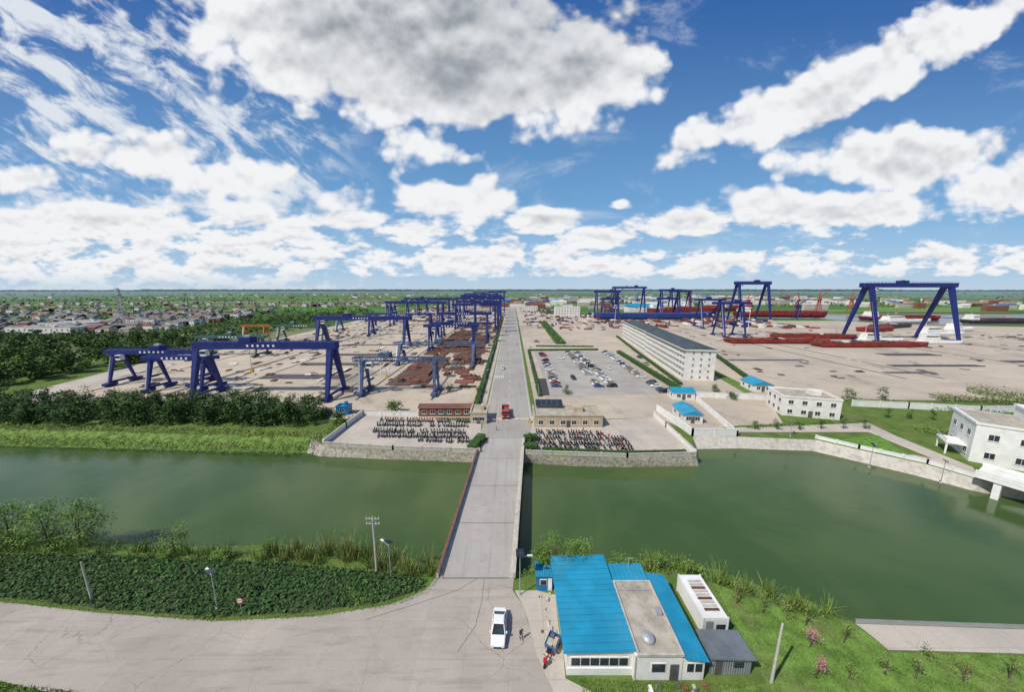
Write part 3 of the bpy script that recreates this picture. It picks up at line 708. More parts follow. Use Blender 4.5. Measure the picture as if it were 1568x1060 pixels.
for (xa,xb,y,h) in ((128,160,500,40),(160,205,515,46),(235,262,520,42),(130,150,470,30),(270,300,560,40),(215,240,480,30)):
    gantry(GC,xa,xb,y,22,h,gd=3,leg=2)
def jib(name,x,y,h,L,az,mat):
    b=MB()
    for s in (-1,1):
        for t in (-1,1): b.strut((s*4,t*4,0),(s*1.2,t*1.2,h*.55),.9,.9,mat)
    for f in (.2,.4):
        w=4-2.8*f/.55*1
        for a,c in (((-w,-w),(w,-w)),((w,-w),(w,w)),((w,w),(-w,w)),((-w,w),(-w,-w))): b.strut((*a,h*f),(*c,h*f),.4,.4,mat)
    b.box(-2.4,-3,h*.55,2.4,4.5,h*.55+3,mat); b.box(1.2,-3.6,h*.55+.5,2.6,-2.2,h*.55+2.6,'white')
    b.strut((0,2,h*.55+3),(0,0,h*.95),1,1,mat)
    tip=(0,-L,h*1.05)
    for s in (-1,1): b.strut((s*1.2,-1,h*.6+2),(s*.2,-L,h*1.05),.4,.4,mat)
    b.strut((0,-1,h*.6+3.6),tip,.35,.35,mat)
    for i in range(10):
        f=i/10; g=(i+1)/10
        b.strut((1.2-f,-1-(L-1)*f,h*.6+2+(h*.45-2)*f),(-1.2+g,-1-(L-1)*g,h*.6+2+(h*.45-2)*g),.2,.2,mat)
    b.strut((0,0,h*.95),tip,.15,.15,'steel'); b.strut((0,0,h*.95),(0,4,h*.6+2),.3,.3,mat); b.cyl(tip,(0,-L,h*.5),.08,.08,'steel',5)
    b.build(name,(x,y,0),az)
for (x,y,h,L,az,m) in ((170,560,46,26,.8,'blue'),(560,600,40,30,2.0,'redcrane'),(640,620,40,30,1.2,'redcrane'),(520,600,36,28,-1.9,'redcrane'),(460,640,36,28,.5,'redcrane'),(700,640,38,28,2.4,'redcrane'),(330,610,40,26,-1,'redcrane'),(410,470,30,20,1.8,'blue'),(230,600,38,24,1.2,'blue')):
    jib('harbour_jib_crane',x,y,h,L,az,m)

# ---------------------------------------------------------------- ships
def ship(name,x,y,L,B,hh,mat,rot=0,kind='barge',sup='white',z=0):
    b=MB(); st=[(0,.72,1.1),(.05,.95,1.04),(.2,1,1),(.8,1,1),(.9,.85,1.05),(.96,.5,1.15),(1,.06,1.25)]
    vs=[];fs=[]
    for f,w,s in st:
        X=(f-.5)*L
        for yy,zz in ((-B/2*w*.8,0),(-B/2*w,hh*.45),(-B/2*w,hh*s),(B/2*w,hh*s),(B/2*w,hh*.45),(B/2*w*.8,0)): vs.append((X*(.96 if zz==0 else 1),yy,zz))
    for i in range(len(st)-1):
        for k in range(6): a=i*6+k;c=i*6+(k+1)%6; fs.append((a,c,c+6,a+6))
    fs+= [tuple(range(6))[::-1],tuple(range(len(vs)-6,len(vs)))]
    b.add(vs,fs,mat)
    d=hh+.02
    if kind=='barge':
        b.box(-L*.44,-B*.36,d,L*.36,B*.36,d+.7,mat); b.box(-L*.435,-B*.33,d+.7,L*.355,B*.33,d+.75,'rust')
        for i in range(13): xx=-L*.42+i*L*.06; b.box(xx,-B*.37,d,xx+.3,B*.37,d+1.0,mat)
        b.box(-L*.48,-B*.3,d,-L*.455,B*.3,d+1.8,'rust')
        for i in range(10): xx=R.uniform(-L*.4,L*.3); b.box(xx,-B*.25,d+.76,xx+R.uniform(1,4),B*R.uniform(-.1,.25),d+.8+R.uniform(.2,1),R.choice(['steel','rust','white','red']))
    elif kind=='cargo':
        for i in range(4): xx=-L*.25+i*L*.16; b.box(xx,-B*.38,d,xx+L*.14,B*.38,d+2,mat if i%2 else 'rust')
    if kind in('boat','cargo'):
        k=L*.1 if kind=='cargo' else L*.35
        b.box(-L*.46,-B*.38,d,-L*.46+k,B*.38,d+2.6,sup); b.box(-L*.45,-B*.33,d+2.6,-L*.45+k*.9,B*.33,d+5,sup)
        if kind=='cargo': b.box(-L*.445,-B*.3,d+5,-L*.445+k*.8,B*.3,d+7,sup)
        b.box(-L*.45+k*.9,-B*.3,d+3.4,-L*.45+k*.9+.08,B*.3,d+4.3,'glass'); b.box(-L*.45+.5,-B*.33-.06,d+3.4,-L*.45+k*.9-.5,-B*.33,d+4.3,'glass')
        b.cyl((-L*.42,0,d+5),(-L*.42,0,d+10),.15,.08,'white',6)
    for s in (-1,1):
        b.strut((-L*.3,s*B*.48,d+.9),(L*.38,s*B*.48,d+.9),.08,.08,mat)
        for i in range(14): xx=-L*.3+i*L*.68/13; b.box(xx-.05,s*B*.48-.05,d,xx+.05,s*B*.48+.05,d+.9,mat)
    b.build(name,(x,y,z),rot)
ship('red_barge',212,257,82,13,2.6,'red',.0)
ship('red_barge',268,240,86,12,2.6,'red',.02)
ship('red_barge',262,280,70,12,3,'red',-.03)
for a in ((300,262,36,8,2.2,'white',.05),(335,252,32,7,2,'white',-.04),(398,300,44,9,2.6,'white',.1),(455,330,40,9,3,'white',.3)): ship('white_workboat',*a,kind='boat')
ship('blue_cargo_ship',200,462,165,24,9,'hullblue',0,'hull')
for x,y,L,B,h,r,z in ((290,560,120,22,10,.05,0),(410,500,130,20,8,-.1,0),(560,470,110,18,5,0,-1.5),(400,640,140,22,9,0,0)): ship('red_cargo_ship',x,y,L,B,h,'red',r,'cargo',z=z)
ship('cargo_ship',640,430,90,14,4,'hulldark',.03,'cargo',z=-1.5); ship('cargo_ship',520,430,70,13,4,'white',.1,'boat',z=-1.5)
ship('cargo_ship',420,360,70,13,3,'hulldark',.35,'barge'); ship('hull_section',370,330,44,13,4,'red',.3,'hull')

# ---------------------------------------------------------------- yard clutter (mass objects)
def clutter(name,n,xr,yr,mats,smax=6,hmax=1.2):
    b=MB()
    for i in range(n):
        x=R.uniform(*xr);y=R.uniform(*yr); m=R.choice(mats)
        w=R.uniform(1,smax);d=R.uniform(.8,smax*.6);h=R.uniform(.15,hmax)
        if R.random()<.5: w,d=d,w*1.6
        b.box(x,y,.02,x+w,y+d,.02+h*.5,m)
        if R.random()<.6: b.box(x+w*.1,y+d*.15,.02+h*.5,x+w*.8,y+d*.8,.02+h,R.choice(mats))
    b.build(name)
clutter('steel_plate_stacks',330,(-58,-18),(135,420),['rust','rust','steel','brick'],9,1.5)
clutter('steel_plate_stacks',330,(-195,-65),(125,450),['rust','steel','conc','steel','whitewall','steel'],5,1.2)
clutter('steel_plate_stacks',170,(110,420),(150,330),['rust','steel','conc','steel'],4,1.0)
clutter('shipyard_materials',600,(-200,-12),(420,900),['rust','brick','conc','steel','blue','whitewall'],12,3.5)
clutter('shipyard_materials',420,(100,330),(350,560),['rust','brick','conc','steel','blue','whitewall','red'],11,5)
clutter('shipyard_materials',300,(12,100),(330,800),['rust','conc','steel','blue','brick','whitewall'],9,3)
clutter('shipyard_materials',300,(420,900),(240,300),['rust','conc','steel','blue','conc'],8,2.5)
b=MB()
for (x0,y0,x1,y1) in ((-56,140,-38,200),(-56,215,-36,330),(-34,180,-20,300),(-120,150,-80,158),(-118,178,-74,184),(-120,205,-84,211),(130,190,175,193),(210,175,260,179),(240,205,275,212),(190,160,215,163),(290,185,330,190)):
    b.box(x0,y0,.03,x1,y1,.25,'rust' if x0<0 and x0>-60 else 'steel')
    for k in range(int((y1-y0)/4)): b.box(x0-.4,y0+k*4,.03,x1+.4,y0+k*4+.4,.5,'steel')
b.build('assembly_bed')
b=MB()
for x in (-121,-70,-176,-140,-60,-31,-139,-77): b.box(x-.4,120,.02,x+.4,600,.12,'steel')
for x in (288,352,187,205): b.box(x-.5,150,.02,x+.5,420,.12,'steel')
b.build('crane_rails')

# ---------------------------------------------------------------- villages and distance
def village(name,n,reg,sx=(7,14),hts=(3,6.5),roofs=('tile','greytile','greytile')):
    b=MB()
    for i in range(n):
        x,y=reg()
        w=R.uniform(*sx);d=R.uniform(6,9);h=R.uniform(*hts);rh=d*.22
        wm=R.choice(['whitewall','whitewall','conc','beige','brick']); rm=R.choice(roofs)
        b.box(x,y,0,x+w,y+d,h,wm)
        b.add([(x-.3,y-.3,h),(x+w+.3,y-.3,h),(x+w+.3,y+d+.3,h),(x-.3,y+d+.3,h),(x-.3,y+d/2,h+rh),(x+w+.3,y+d/2,h+rh)],[(0,1,5,4),(2,3,4,5),(1,2,5),(3,0,4)],rm)
        for k in range(int(w/3)): b.box(x+.8+k*3,y-.05,1,x+2+k*3,y+.01,2.2,'glass')
    b.build(name)
GT=('greytile','greytile','greytile','tile','greyroof')
def rl():
    y=310+R.random()**1.2*330; return -350-(y-300)*.3-R.random()*(y*.9), round(y/22)*22
village('village_houses',320,rl,roofs=GT)
village('village_houses',100,lambda:(R.uniform(-1400,-300),round(R.uniform(760,1000)/40)*40),roofs=GT)
village('village_houses',120,lambda:(R.uniform(-2400,1500),R.uniform(1500,2900)),(10,30),(4,9),GT)
village('distant_sheds',260,lambda:(R.uniform(60,1400),R.uniform(600,1500)),(14,50),(5,14),('blueroofB','tile','greytile','greytile','whitewall'))
village('distant_sheds',90,lambda:(R.uniform(-180,60),R.uniform(700,1300)),(14,40),(5,10),('blueroofB','tile','greytile'))
for (u,v,w) in ((10,514,60),(60,506,50),(100,502,40),(190,500,35)):
    x,y=G(u,v); building('white_row_building',x,y,w,12,7,0,2,12,3,'whitewall','flat','greytile')
b=MB()
def clump(x,y,s,n,mats):
    c=np.array([x,y,s*.45])+NR.normal(size=(n,3))*np.array([s*.8,s*.5,s*.28]); c[:,2]=np.abs(c[:,2]); b.leaves(c,s*.75,R.choice(mats))
for i in range(1500):
    y=260+R.random()**1.2*500; x=R.uniform(-1.9*y,-240-(y-260)*.05)
    clump(x,y,R.uniform(3,5.5),9,('dB','dA','fA','lA'))
for i in range(900):
    y=900+R.random()**1.6*5000; x=R.uniform(-1.8,1.8)*y
    clump(x,y,R.uniform(6,10),8,('fA','fB','dB'))
for k in range(30):
    y=800+k*k*7; x0=R.uniform(-1.8,.9)*y
    for j in range(60): clump(x0+j*14*(y/1500+.6),y+R.uniform(-8,8),R.uniform(6,9),5,('fA','fB'))
b.build('distant_trees')
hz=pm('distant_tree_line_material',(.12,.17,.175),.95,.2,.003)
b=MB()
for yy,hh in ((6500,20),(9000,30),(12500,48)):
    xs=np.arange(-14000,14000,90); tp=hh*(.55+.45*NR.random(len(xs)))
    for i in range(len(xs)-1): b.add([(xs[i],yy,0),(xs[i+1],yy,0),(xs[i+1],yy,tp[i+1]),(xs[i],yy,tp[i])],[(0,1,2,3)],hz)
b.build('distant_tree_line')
def mast(x,y,h,w=3):
    b=MB(); n=12
    for i in range(n):
        z0=h*i/n;z1=h*(i+1)/n;a=w*(1-i/n*.8)/2;c=w*(1-(i+1)/n*.8)/2
        P0=[(-a,-a,z0),(a,-a,z0),(a,a,z0),(-a,a,z0)];P1=[(-c,-c,z1),(c,-c,z1),(c,c,z1),(-c,c,z1)]
        for k in range(4): b.strut(P0[k],P1[k],.3,.3,'galv'); b.strut(P0[k],P1[(k+1)%4],.16,.16,'galv'); b.strut(P1[k],P1[(k+1)%4],.16,.16,'galv')
    for z in (h*.85,h*.93,h*.98):
        b.box(-2,-2,z,2,2,z+.2,'galv')
        for k in range(4): b.box(-2+k*1.2,-2.2,z+.2,-1.7+k*1.2,-1.9,z+2,'white')
    b.build('telecom_lattice_mast',(x,y,0))
x,y=G(192,501); mast(x,y,43,6)

# ---------------------------------------------------------------- poles, lamps, signs
def lamp(name,x,y,h,az=0,solar=True):
    b=MB(); b.box(-.2,-.2,0,.2,.2,.15,'conc'); b.cyl((0,0,.1),(0,0,h),.08,.05,'galv',10)
    b.cyl((0,0,h-.4),(1.3,0,h-.05),.035,.03,'galv',8); b.box(1.0,-.13,h-.12,1.7,.13,h-.03,'white'); b.box(1.1,-.09,h-.15,1.6,.09,h-.12,'lamp')
    if solar:
        b.add([(-.55,-.45,h+.1),(.55,-.45,h+.1),(.55,.45,h+.55),(-.55,.45,h+.55),(-.55,-.45,h+.05),(.55,-.45,h+.05),(.55,.45,h+.5),(-.55,.45,h+.5)],[(0,1,2,3),(4,7,6,5),(0,4,5,1),(1,5,6,2),(2,6,7,3),(3,7,4,0)],'glass')
        b.cyl((0,0,h),(0,0,h+.35),.04,.04,'galv',6)
    b.build(name,(x,y,0),az)
for (u,v,h,az) in ((796,912,6.4,0),(599,888,6.0,2.6),(333,932,5.4,2.6),(1331,716,5.5,.5),(1440,740,5.0,.7),(1210,668,4.5,1)):
    x,y=G(u,v); lamp('solar_street_lamp',x,y,h,az)
for (x,y) in ((-12,140),(-12,180),(-12,230),(-12,290),(-12,360),(10,118),(9.6,160),(9.6,230),(9.6,300)): lamp('street_lamp',x,y,7,0 if x<0 else math.pi,False)
def upole(name,x,y,h,arms=0,lean=0,r=.13):
    b=MB(); b.cyl((0,0,-.2),(lean,0,h),r,r*.65,'polec',12)
    for k in range(arms):
        z=h-.3-k*.8; b.strut((-1.0+lean,0,z),(1.0+lean,0,z),.1,.1,'galv')
        for q in (-.9,-.45,.45,.9): b.cyl((q+lean,0,z+.05),(q+lean,0,z+.3),.06,.04,'white',8)
        b.strut((lean,0,z-.5),(.7+lean,0,z),.04,.04,'galv')
    b.build(name,(x,y,0))
x,y=G(577,876); upole('utility_pole',x,y,9.2,2,r=.17)
x,y=G(141,920); upole('concrete_pole',x,y,6.0,0,-.2)
x,y=G(1181,1046); upole('utility_pole',x,y,7.6,0,.15,r=.16)
b=MB(); b.cyl((0,0,0),(0,0,2.2),.04,.04,'galv',8)
b.cyl((0,-.03,2.2),(0,-.05,2.2),.42,.42,'redp',24); b.cyl((0,-.051,2.2),(0,-.06,2.2),.31,.31,'white',24); b.box(-.25,-.068,2.15,.25,-.062,2.25,'redp')
x,y=G(371,942); b.build('round_traffic_sign',(x,y,0),.15)
b=MB(); b.cyl((0,0,0),(0,0,24),.25,.12,'white',10); b.cyl((0,0,23.6),(0,0,24.2),1.4,1.4,'galv',14)
for k in range(8): a=k*math.pi/4; b.box(1.3*math.cos(a)-.25,1.3*math.sin(a)-.25,23.1,1.3*math.cos(a)+.25,1.3*math.sin(a)+.25,23.6,'lamp')
hm=b.build('high_mast_light',(-115,330,0))
for (x,y) in ((-66,160),(240,330),(120,380),(360,200),(-30,600)): inst(hm,'high_mast_light',(x,y,0))

# ---------------------------------------------------------------- vehicles
def car_mesh(name,paint,L=4.6,Wd=1.84,Ht=1.46,suv=False):
    b=MB(); hw=Wd/2
    st=[(-L/2,.78,.42,.62),(-L/2+.12,.9,.28,.70),(-L/2+.6,.97,.22,.78),(-L*.22,1,.22,.88),(0,1,.22,.92),(L*.25,1,.22,.94),(L/2-.5,.97,.24,.96),(L/2-.1,.9,.3,.92),(L/2,.8,.45,.85)]
    vs=[];fs=[]
    for y,w,zb,zt in st:
        w*=hw
        zt+= .12 if suv else 0
        for x,z in ((-w*.9,zb),(-w,zb+.15),(-w,(zb+zt)/2+.05),(-w*.95,zt-.05),(-w*.84,zt),(w*.84,zt),(w*.95,zt-.05),(w,(zb+zt)/2+.05),(w,zb+.15),(w*.9,zb)): vs.append((x,y,z))
    k=10
    for i in range(len(st)-1):
        for j in range(k): a=i*k+j;c=i*k+(j+1)%k; fs.append((a,a+k,c+k,c))
    fs.append(tuple(range(k))); fs.append(tuple(range(len(vs)-k,len(vs)))[::-1])
    b.add(vs,fs,paint)
    zb=.88+(.12 if suv else 0); y0,y1=-L*.25,L*(.38 if not suv else .46); r0,r1=-L*.06,L*(.18 if not suv else .38)
    bw,rw=hw*.88,hw*.68
    C=[(-bw,y0,zb-.02),(bw,y0,zb-.02),(bw,y1,zb+.05),(-bw,y1,zb+.05),(-rw,r0,Ht),(rw,r0,Ht),(rw,r1,Ht),(-rw,r1,Ht)]
    b.add(C,[(0,1,5,4),(1,2,6,5),(2,3,7,6),(3,0,4,7)],'glass')
    b.add([(-rw-.03,r0-.06,Ht-.02),(rw+.03,r0-.06,Ht-.02),(rw+.03,r1+.06,Ht-.02),(-rw-.03,r1+.06,Ht-.02),(-rw+.06,r0+.08,Ht+.05),(rw-.06,r0+.08,Ht+.05),(rw-.06,r1-.08,Ht+.05),(-rw+.06,r1-.08,Ht+.05)],[(4,5,6,7),(0,1,5,4),(1,2,6,5),(2,3,7,6),(3,0,4,7),(0,3,2,1)],paint)
    for p,q in ((0,4),(1,5),(2,6),(3,7)): b.strut(C[p],C[q],.08,.08,paint)
    for s in (-1,1):
        b.strut((s*bw,(y0+y1)/2,zb),(s*(rw+.01),(r0+r1)/2,Ht),.06,.08,paint)
        b.box(s*hw-.02 if s>0 else -hw-.16,y0+.15,zb-.02,(hw+.16) if s>0 else -hw+.02,y0+.33,zb+.14,paint)
        for y in (-L*.31,L*.30):
            b.cyl((s*(hw-.22),y,.33),(s*(hw+.01),y,.33),.33,.33,'tyre',16); b.cyl((s*(hw+.0),y,.33),(s*(hw+.025),y,.33),.2,.2,'galv',12)
        b.box(s*hw*.72-.2,-L/2+.0,.58,s*hw*.72+.14,-L/2+.12,.7,'lamp'); b.box(s*hw*.7-.16,L/2-.1,.68,s*hw*.7+.16,L/2+.01,.82,'redp')
    b.box(-.45,-L/2-.01,.4,.45,-L/2+.1,.56,'black'); b.box(-.26,-L/2-.025,.44,.26,-L/2-.012,.54,'blueroofB')
    return b.build(name)
paints=[('white',(.75,.75,.74)),('silver',(.42,.43,.44)),('black',(.015,.015,.018)),('grey',(.12,.125,.13)),('red',(.28,.02,.02)),('ivory',(.7,.7,.68)),('darkblue',(.03,.05,.16)),('champagne',(.35,.29,.2))]
protos=[]
for i,(n,c) in enumerate(paints):
    mt=pm('car_paint_'+n,c,.28,.03,2,spec=.6); protos.append(car_mesh('parked_car',mt,suv=i%3==2,Ht=1.65 if i%3==2 else 1.46))
x,y=G(764,967); hero=protos[0]; hero.name='white_sedan_car'; hero.location=(x,y,.03); hero.rotation_euler[2]=math.radians(-2)
used=[False]*8; used[0]=True
def park(x,y,r,z=.04):
    i=R.choice((0,0,1,2,2,3,3,4,5,5,6,7))
    if not used[i]: used[i]=True; protos[i].location=(x,y,z); protos[i].rotation_euler[2]=r; return
    inst(protos[i],'parked_car',(x,y,z),r)
for k in range(34):
    yy=129.3+k*2.6
    for x,pr,r in ((19.5,.5,math.pi/2),(38,.72,math.pi/2),(43.6,.78,-math.pi/2),(62.5,.6,-math.pi/2)):
        if yy<137 and x<45: continue
        if R.random()<pr: park(x+R.uniform(-.3,.3),yy+R.uniform(-.1,.1),r+R.uniform(-.04,.04)+(math.pi if R.random()<.2 else 0))
for (x,y,r) in ((29,150,0.1),(52,170,3.1),(76,180,.1),(79,198,.1),(30,196,1.2),(13,236,0),(20,260,1.5),(-5,170,3.14),(3,250,0)): park(x,y,r)
for i in range(8):
    if not used[i]: protos[i].location=(25+i*3,225,.04)
b=MB()
b.box(-1.2,-4.2,.75,1.2,-2.4,2.0,'redcrane'); b.box(-1.15,-4.15,2.0,1.15,-2.5,2.95,'redcrane',.06,.18); b.box(-1.0,-4.22,1.95,1.0,-4.05,2.75,'glass')
for s in (-1,1): b.box(s*1.17-.03,-3.7,2.05,s*1.17+.03,-2.8,2.7,'glass'); b.box(s*.85-.2,-4.25,.95,s*.85+.2,-4.18,1.2,'lamp'); b.box(s*1.4-.12,-4.2,1.9,s*1.4+.12,-4.1,2.5,'black')
b.box(-.9,-4.24,1.25,.9,-4.19,1.7,'black'); b.box(-.5,-4.0,.6,.5,4.3,.85,'steel')
b.box(-1.22,-2.2,.95,1.22,4.4,1.1,'steel')
for a in ((-1.25,-2.2,-1.15,4.4),(1.15,-2.2,1.25,4.4),(-1.15,-2.2,1.15,-2.1),(-1.15,4.3,1.15,4.4)): b.box(a[0],a[1],1.1,a[2],a[3],2.1,'redcrane')
for y in (-3.3,2.0,3.2):
    for s in (-1,1): b.cyl((s*.85,y,.5),(s*1.18,y,.5),.5,.5,'tyre',16); b.cyl((s*1.17,y,.5),(s*1.2,y,.5),.25,.25,'galv',10)
b.build('red_lorry',(-2.2,105,.03),.02)
b=MB()
b.box(-.7,-.2,.55,.7,1.6,.65,'redp')
for a in ((-.7,-.2,-.65,1.6),(.65,-.2,.7,1.6),(-.65,-.2,.65,-.15),(-.65,1.55,.65,1.6)): b.box(a[0],a[1],.65,a[2],a[3],1.05,'blueroofB')
b.box(-.55,0,.66,.1,.8,1.0,'conc'); b.box(.12,.2,.66,.55,1.2,1.0,'beige'); b.box(-.5,.9,.66,0,1.45,1.0,'steel')
b.strut((0,-.3,.55),(0,-1.5,.6),.12,.12,'redp'); b.box(-.25,-.75,.7,.25,-.25,.9,'black'); b.strut((0,-1.8,.35),(0,-1.45,1.15),.08,.08,'steel'); b.strut((-.4,-1.4,1.15),(.4,-1.4,1.15),.04,.04,'black')
b.box(-.2,-1.75,.5,.2,-1.5,1.0,'redp')
b.cyl((-.06,-1.8,.3),(.06,-1.8,.3),.3,.3,'tyre',16)
for s in (-1,1): b.cyl((s*.62,1,.3),(s*.74,1,.3),.3,.3,'tyre',16)
x,y=G(843,1000); b.build('cargo_tricycle',(x,y,.03),-.5)
def moto(mt):
    b=MB()
    for y in (-.62,.62): b.cyl((-.06,y,.29),(.06,y,.29),.29,.29,'tyre',12); b.cyl((-.07,y,.29),(.07,y,.29),.13,.13,'galv',8)
    b.strut((0,-.62,.3),(0,-.42,.98),.1,.1,'galv'); b.strut((-.34,-.4,1.0),(.34,-.4,1.0),.05,.05,'black')
    b.box(-.17,-.55,.42,.17,-.36,.95,mt,.03,.04); b.box(-.14,-.4,.25,.14,.15,.36,mt); b.box(-.16,.05,.3,.16,.75,.68,mt,.03,.05)
    b.box(-.15,.0,.68,.15,.7,.78,'black',.03,.05); b.box(-.16,.72,.75,.16,1.0,1.0,'black',.03,.03); b.box(-.09,-.6,.86,.09,-.5,1.0,'lamp')
    b.strut((-.3,-.36,1.0),(-.34,-.4,1.15),.03,.03,'black'); b.strut((.3,-.36,1.0),(.34,-.4,1.15),.03,.03,'black')
    return b.build('parked_motorcycle',(0,0,0))
mp=[moto(pm('scooter_paint_%d'%i,c,.35,.05,2)) for i,c in enumerate(((.02,.02,.025),(.3,.02,.02),(.03,.06,.2),(.4,.4,.42),(.05,.05,.055)))]
pu=[0]*5
def pmoto(x,y,r):
    i=R.choice((0,0,1,2,3,4,4,0))
    if not pu[i]: pu[i]=1; mp[i].location=(x,y,.045); mp[i].rotation_euler[2]=r
    else: inst(mp[i],'parked_motorcycle',(x,y,.045),r)
for (u0,u1,v) in ((583,722,645),(578,722,652),(572,718,662),(580,722,669),(640,722,676),(818,930,664),(818,960,672),(822,968,680),(835,972,687)):
    p=G(u0,v);q=G(u1,v+ (3 if u0>800 else 2)); L=math.dist(p,q); n=int(L/.78)
    for i in range(n):
        if R.random()<.14: continue
        pmoto(p[0]+(q[0]-p[0])*i/n+R.uniform(-.12,.12),p[1]+(q[1]-p[1])*i/n+R.uniform(-.25,.25),R.uniform(-.3,.3)+.2)
# ---------------------------------------------------------------- people
def person_mat(shirt,trs):
    m,t,b=newmat('clothed_person'); tc=t.n('ShaderNodeTexCoord'); s=t.n('ShaderNodeSeparateXYZ'); t.inp(s,0,tc.outputs['Object'])
    z=s.outputs[2]; ax=t.m('ABSOLUTE',s.outputs[0])
    c=t.mix(t.m('GREATER_THAN',z,.86),trs,shirt); c=t.mix(t.m('MULTIPLY',t.m('GREATER_THAN',ax,.2),t.m('LESS_THAN',z,1.12)),c,(.42,.25,.17))
    c=t.mix(t.m('GREATER_THAN',z,1.45),c,(.42,.25,.17))
    hair=t.m('GREATER_THAN',t.m('ADD',z,t.m('MULTIPLY',s.outputs[1],.6)),1.645); c=t.mix(t.m('MULTIPLY',hair,t.m('GREATER_THAN',z,1.52)),c,(.012,.01,.01))
    c=t.mix(t.m('LESS_THAN',z,.07),c,(.02,.02,.02)); t.inp(b,'Base Color',c); b.inputs['Roughness'].default_value=.8; return m
def person(x,y,rot,shirt,trs,step=.14):
    vs=[(0,0,.95)];rs=[(.155,.11)];es=[]
    def ch(par,pts):
        for p,r in pts:
            vs.append(p); rs.append((r,r) if not isinstance(r,tuple) else r); es.append((par,len(vs)-1)); par=len(vs)-1
        return par
    c=ch(0,[((0,.01,1.15),(.14,.095)),((0,.0,1.36),(.165,.105)),((0,0,1.46),.06),((0,-.01,1.52),.055),((0,-.015,1.6),.098),((0,0,1.68),.09)])
    ch(5,[((0,-.115,1.575),.018)])
    for s in (-1,1):
        ch(0,[((s*.1,0,.88),.095),((s*.11,-s*step*.5,.5),.062),((s*.115,-s*step,.1),.042),((s*.12,-s*step-.12,.045),.04),((s*.12,-s*step-.19,.04),.03)])
        h=ch(2,[((s*.19,0,1.38),.06),((s*.25,s*.04,1.1),.042),((s*.26,s*.02-.1,.88),.03),((s*.26,s*.02-.12,.82),(.038,.02))])
        for k in range(4): ch(h,[((s*.26+(k-1.5)*.018,s*.02-.13,.77),.009),((s*.26+(k-1.5)*.018-s*.01,s*.02-.145,.73+.006*abs(k-1.4)),.007)])
        ch(h,[((s*.235,s*.02-.16,.80),.010),((s*.23,s*.02-.175,.77),.008)])
    me=bpy.data.meshes.new('person'); me.from_pydata(vs,es,[]); me.materials.append(person_mat(shirt,trs))
    o=bpy.data.objects.new('person',me); sc.collection.objects.link(o); o.location=(x,y,.03); o.rotation_euler[2]=rot
    sk=o.modifiers.new('skin','SKIN')
    lay=me.skin_vertices[0] if me.skin_vertices else None
    if lay is None:
        bpy.context.view_layer.objects.active=o; bpy.ops.mesh.customdata_skin_add(); lay=me.skin_vertices[0]
    for i,r in enumerate(rs): lay.data[i].radius=r
    lay.data[0].use_root=True
    sb=o.modifiers.new('sub','SUBSURF'); sb.levels=1; sb.render_levels=2; sk.use_smooth_shade=True
try:
    for u,v,r,sh,tr in ((798,980,.4,(.04,.05,.09),(.02,.02,.03)),(893,662,1,(.4,.05,.04),(.03,.03,.05)),(932,672,0,(.5,.05,.04),(.02,.02,.04)),(760,660,2,(.1,.2,.4),(.02,.02,.04))):
        x,y=G(u,v); person(x,y,r,sh,tr)
except Exception as ex: print('PERSON FAIL',ex)
b=MB()
for x in (-8.3,5.6): b.box(x-.3,-.3,0,x+.3,.3,1.1,'yellow'); b.box(x-.2,-.25,1.1,x+.2,.25,1.3,'redp')
for k in range(7): b.strut((-8+k*.95,0,1.0),(-7.05+k*.95,0,1.0),.1,.12,'redp' if k%2 else 'white')
b.build('gate_barrier',(0,98.5,.03))

# ---------------------------------------------------------------- light, sky, camera
sund=Vector((-.55,-.38,.80)).normalized()
sl=bpy.data.lights.new('sun','SUN'); sl.energy=4.3; sl.angle=math.radians(.5); sl.color=(1,.95,.86)
so=bpy.data.objects.new('sun',sl); sc.collection.objects.link(so); so.rotation_euler=sund.to_track_quat('Z','Y').to_euler()
w=bpy.data.worlds.new('World'); sc.world=w; w.use_nodes=True; t=NT(w.node_tree); bg=w.node_tree.nodes['Background']
try: w.cycles.sampling_method='NONE'
except Exception as ex: print(ex)
S=.1
sky=t.n('ShaderNodeTexSky',sky_type='NISHITA'); sky.sun_disc=False; sky.sun_elevation=math.asin(sund.z); sky.sun_rotation=math.atan2(sund.x,sund.y); sky.air_density=1.0; sky.dust_density=.6; sky.ozone_density=2
tc=t.n('ShaderNodeTexCoord'); D=tc.outputs['Generated']; sx_=t.n('ShaderNodeSeparateXYZ'); t.inp(sx_,0,D); X,Y,Z=sx_.outputs
ya=t.m('MAXIMUM',t.m('ABSOLUTE',Y),.05); a=t.m('DIVIDE',X,ya); e=t.m('DIVIDE',Z,ya)
blobs=[(-.42,.70,.50,.17,0,1.1),(.17,.60,.22,.20,0,1.1),(-.15,.57,.42,.15,0,1.15),(-.25,.40,.18,.1,0,.85),(-.12,.37,.12,.06,0,.7),(-.17,.26,.18,.08,0,.95),(-.27,.165,.22,.06,0,.7),(-.67,.68,.25,.13,0,.75),
 (-1.02,.37,.32,.09,0,.8),(-.83,.32,.22,.08,0,.85),(-1.3,.2,.5,.07,0,.9),(-.54,.2,.3,.05,0,.65),(-1.4,.31,.3,.06,0,.8),
 (.86,.54,.42,.085,20,1.05),(.62,.44,.2,.055,12,.9),(1.19,.69,.25,.09,20,.85),(1.14,.36,.34,.09,0,1.1),(1.42,.3,.25,.1,0,1),(.91,.23,.32,.06,0,1.1),(.49,.19,.15,.045,0,1),(.27,.15,.12,.04,0,1),(.1,.2,.11,.036,0,1),(-.01,.105,.08,.04,0,.9),(.31,.24,.06,.03,0,.6)]
cov=None
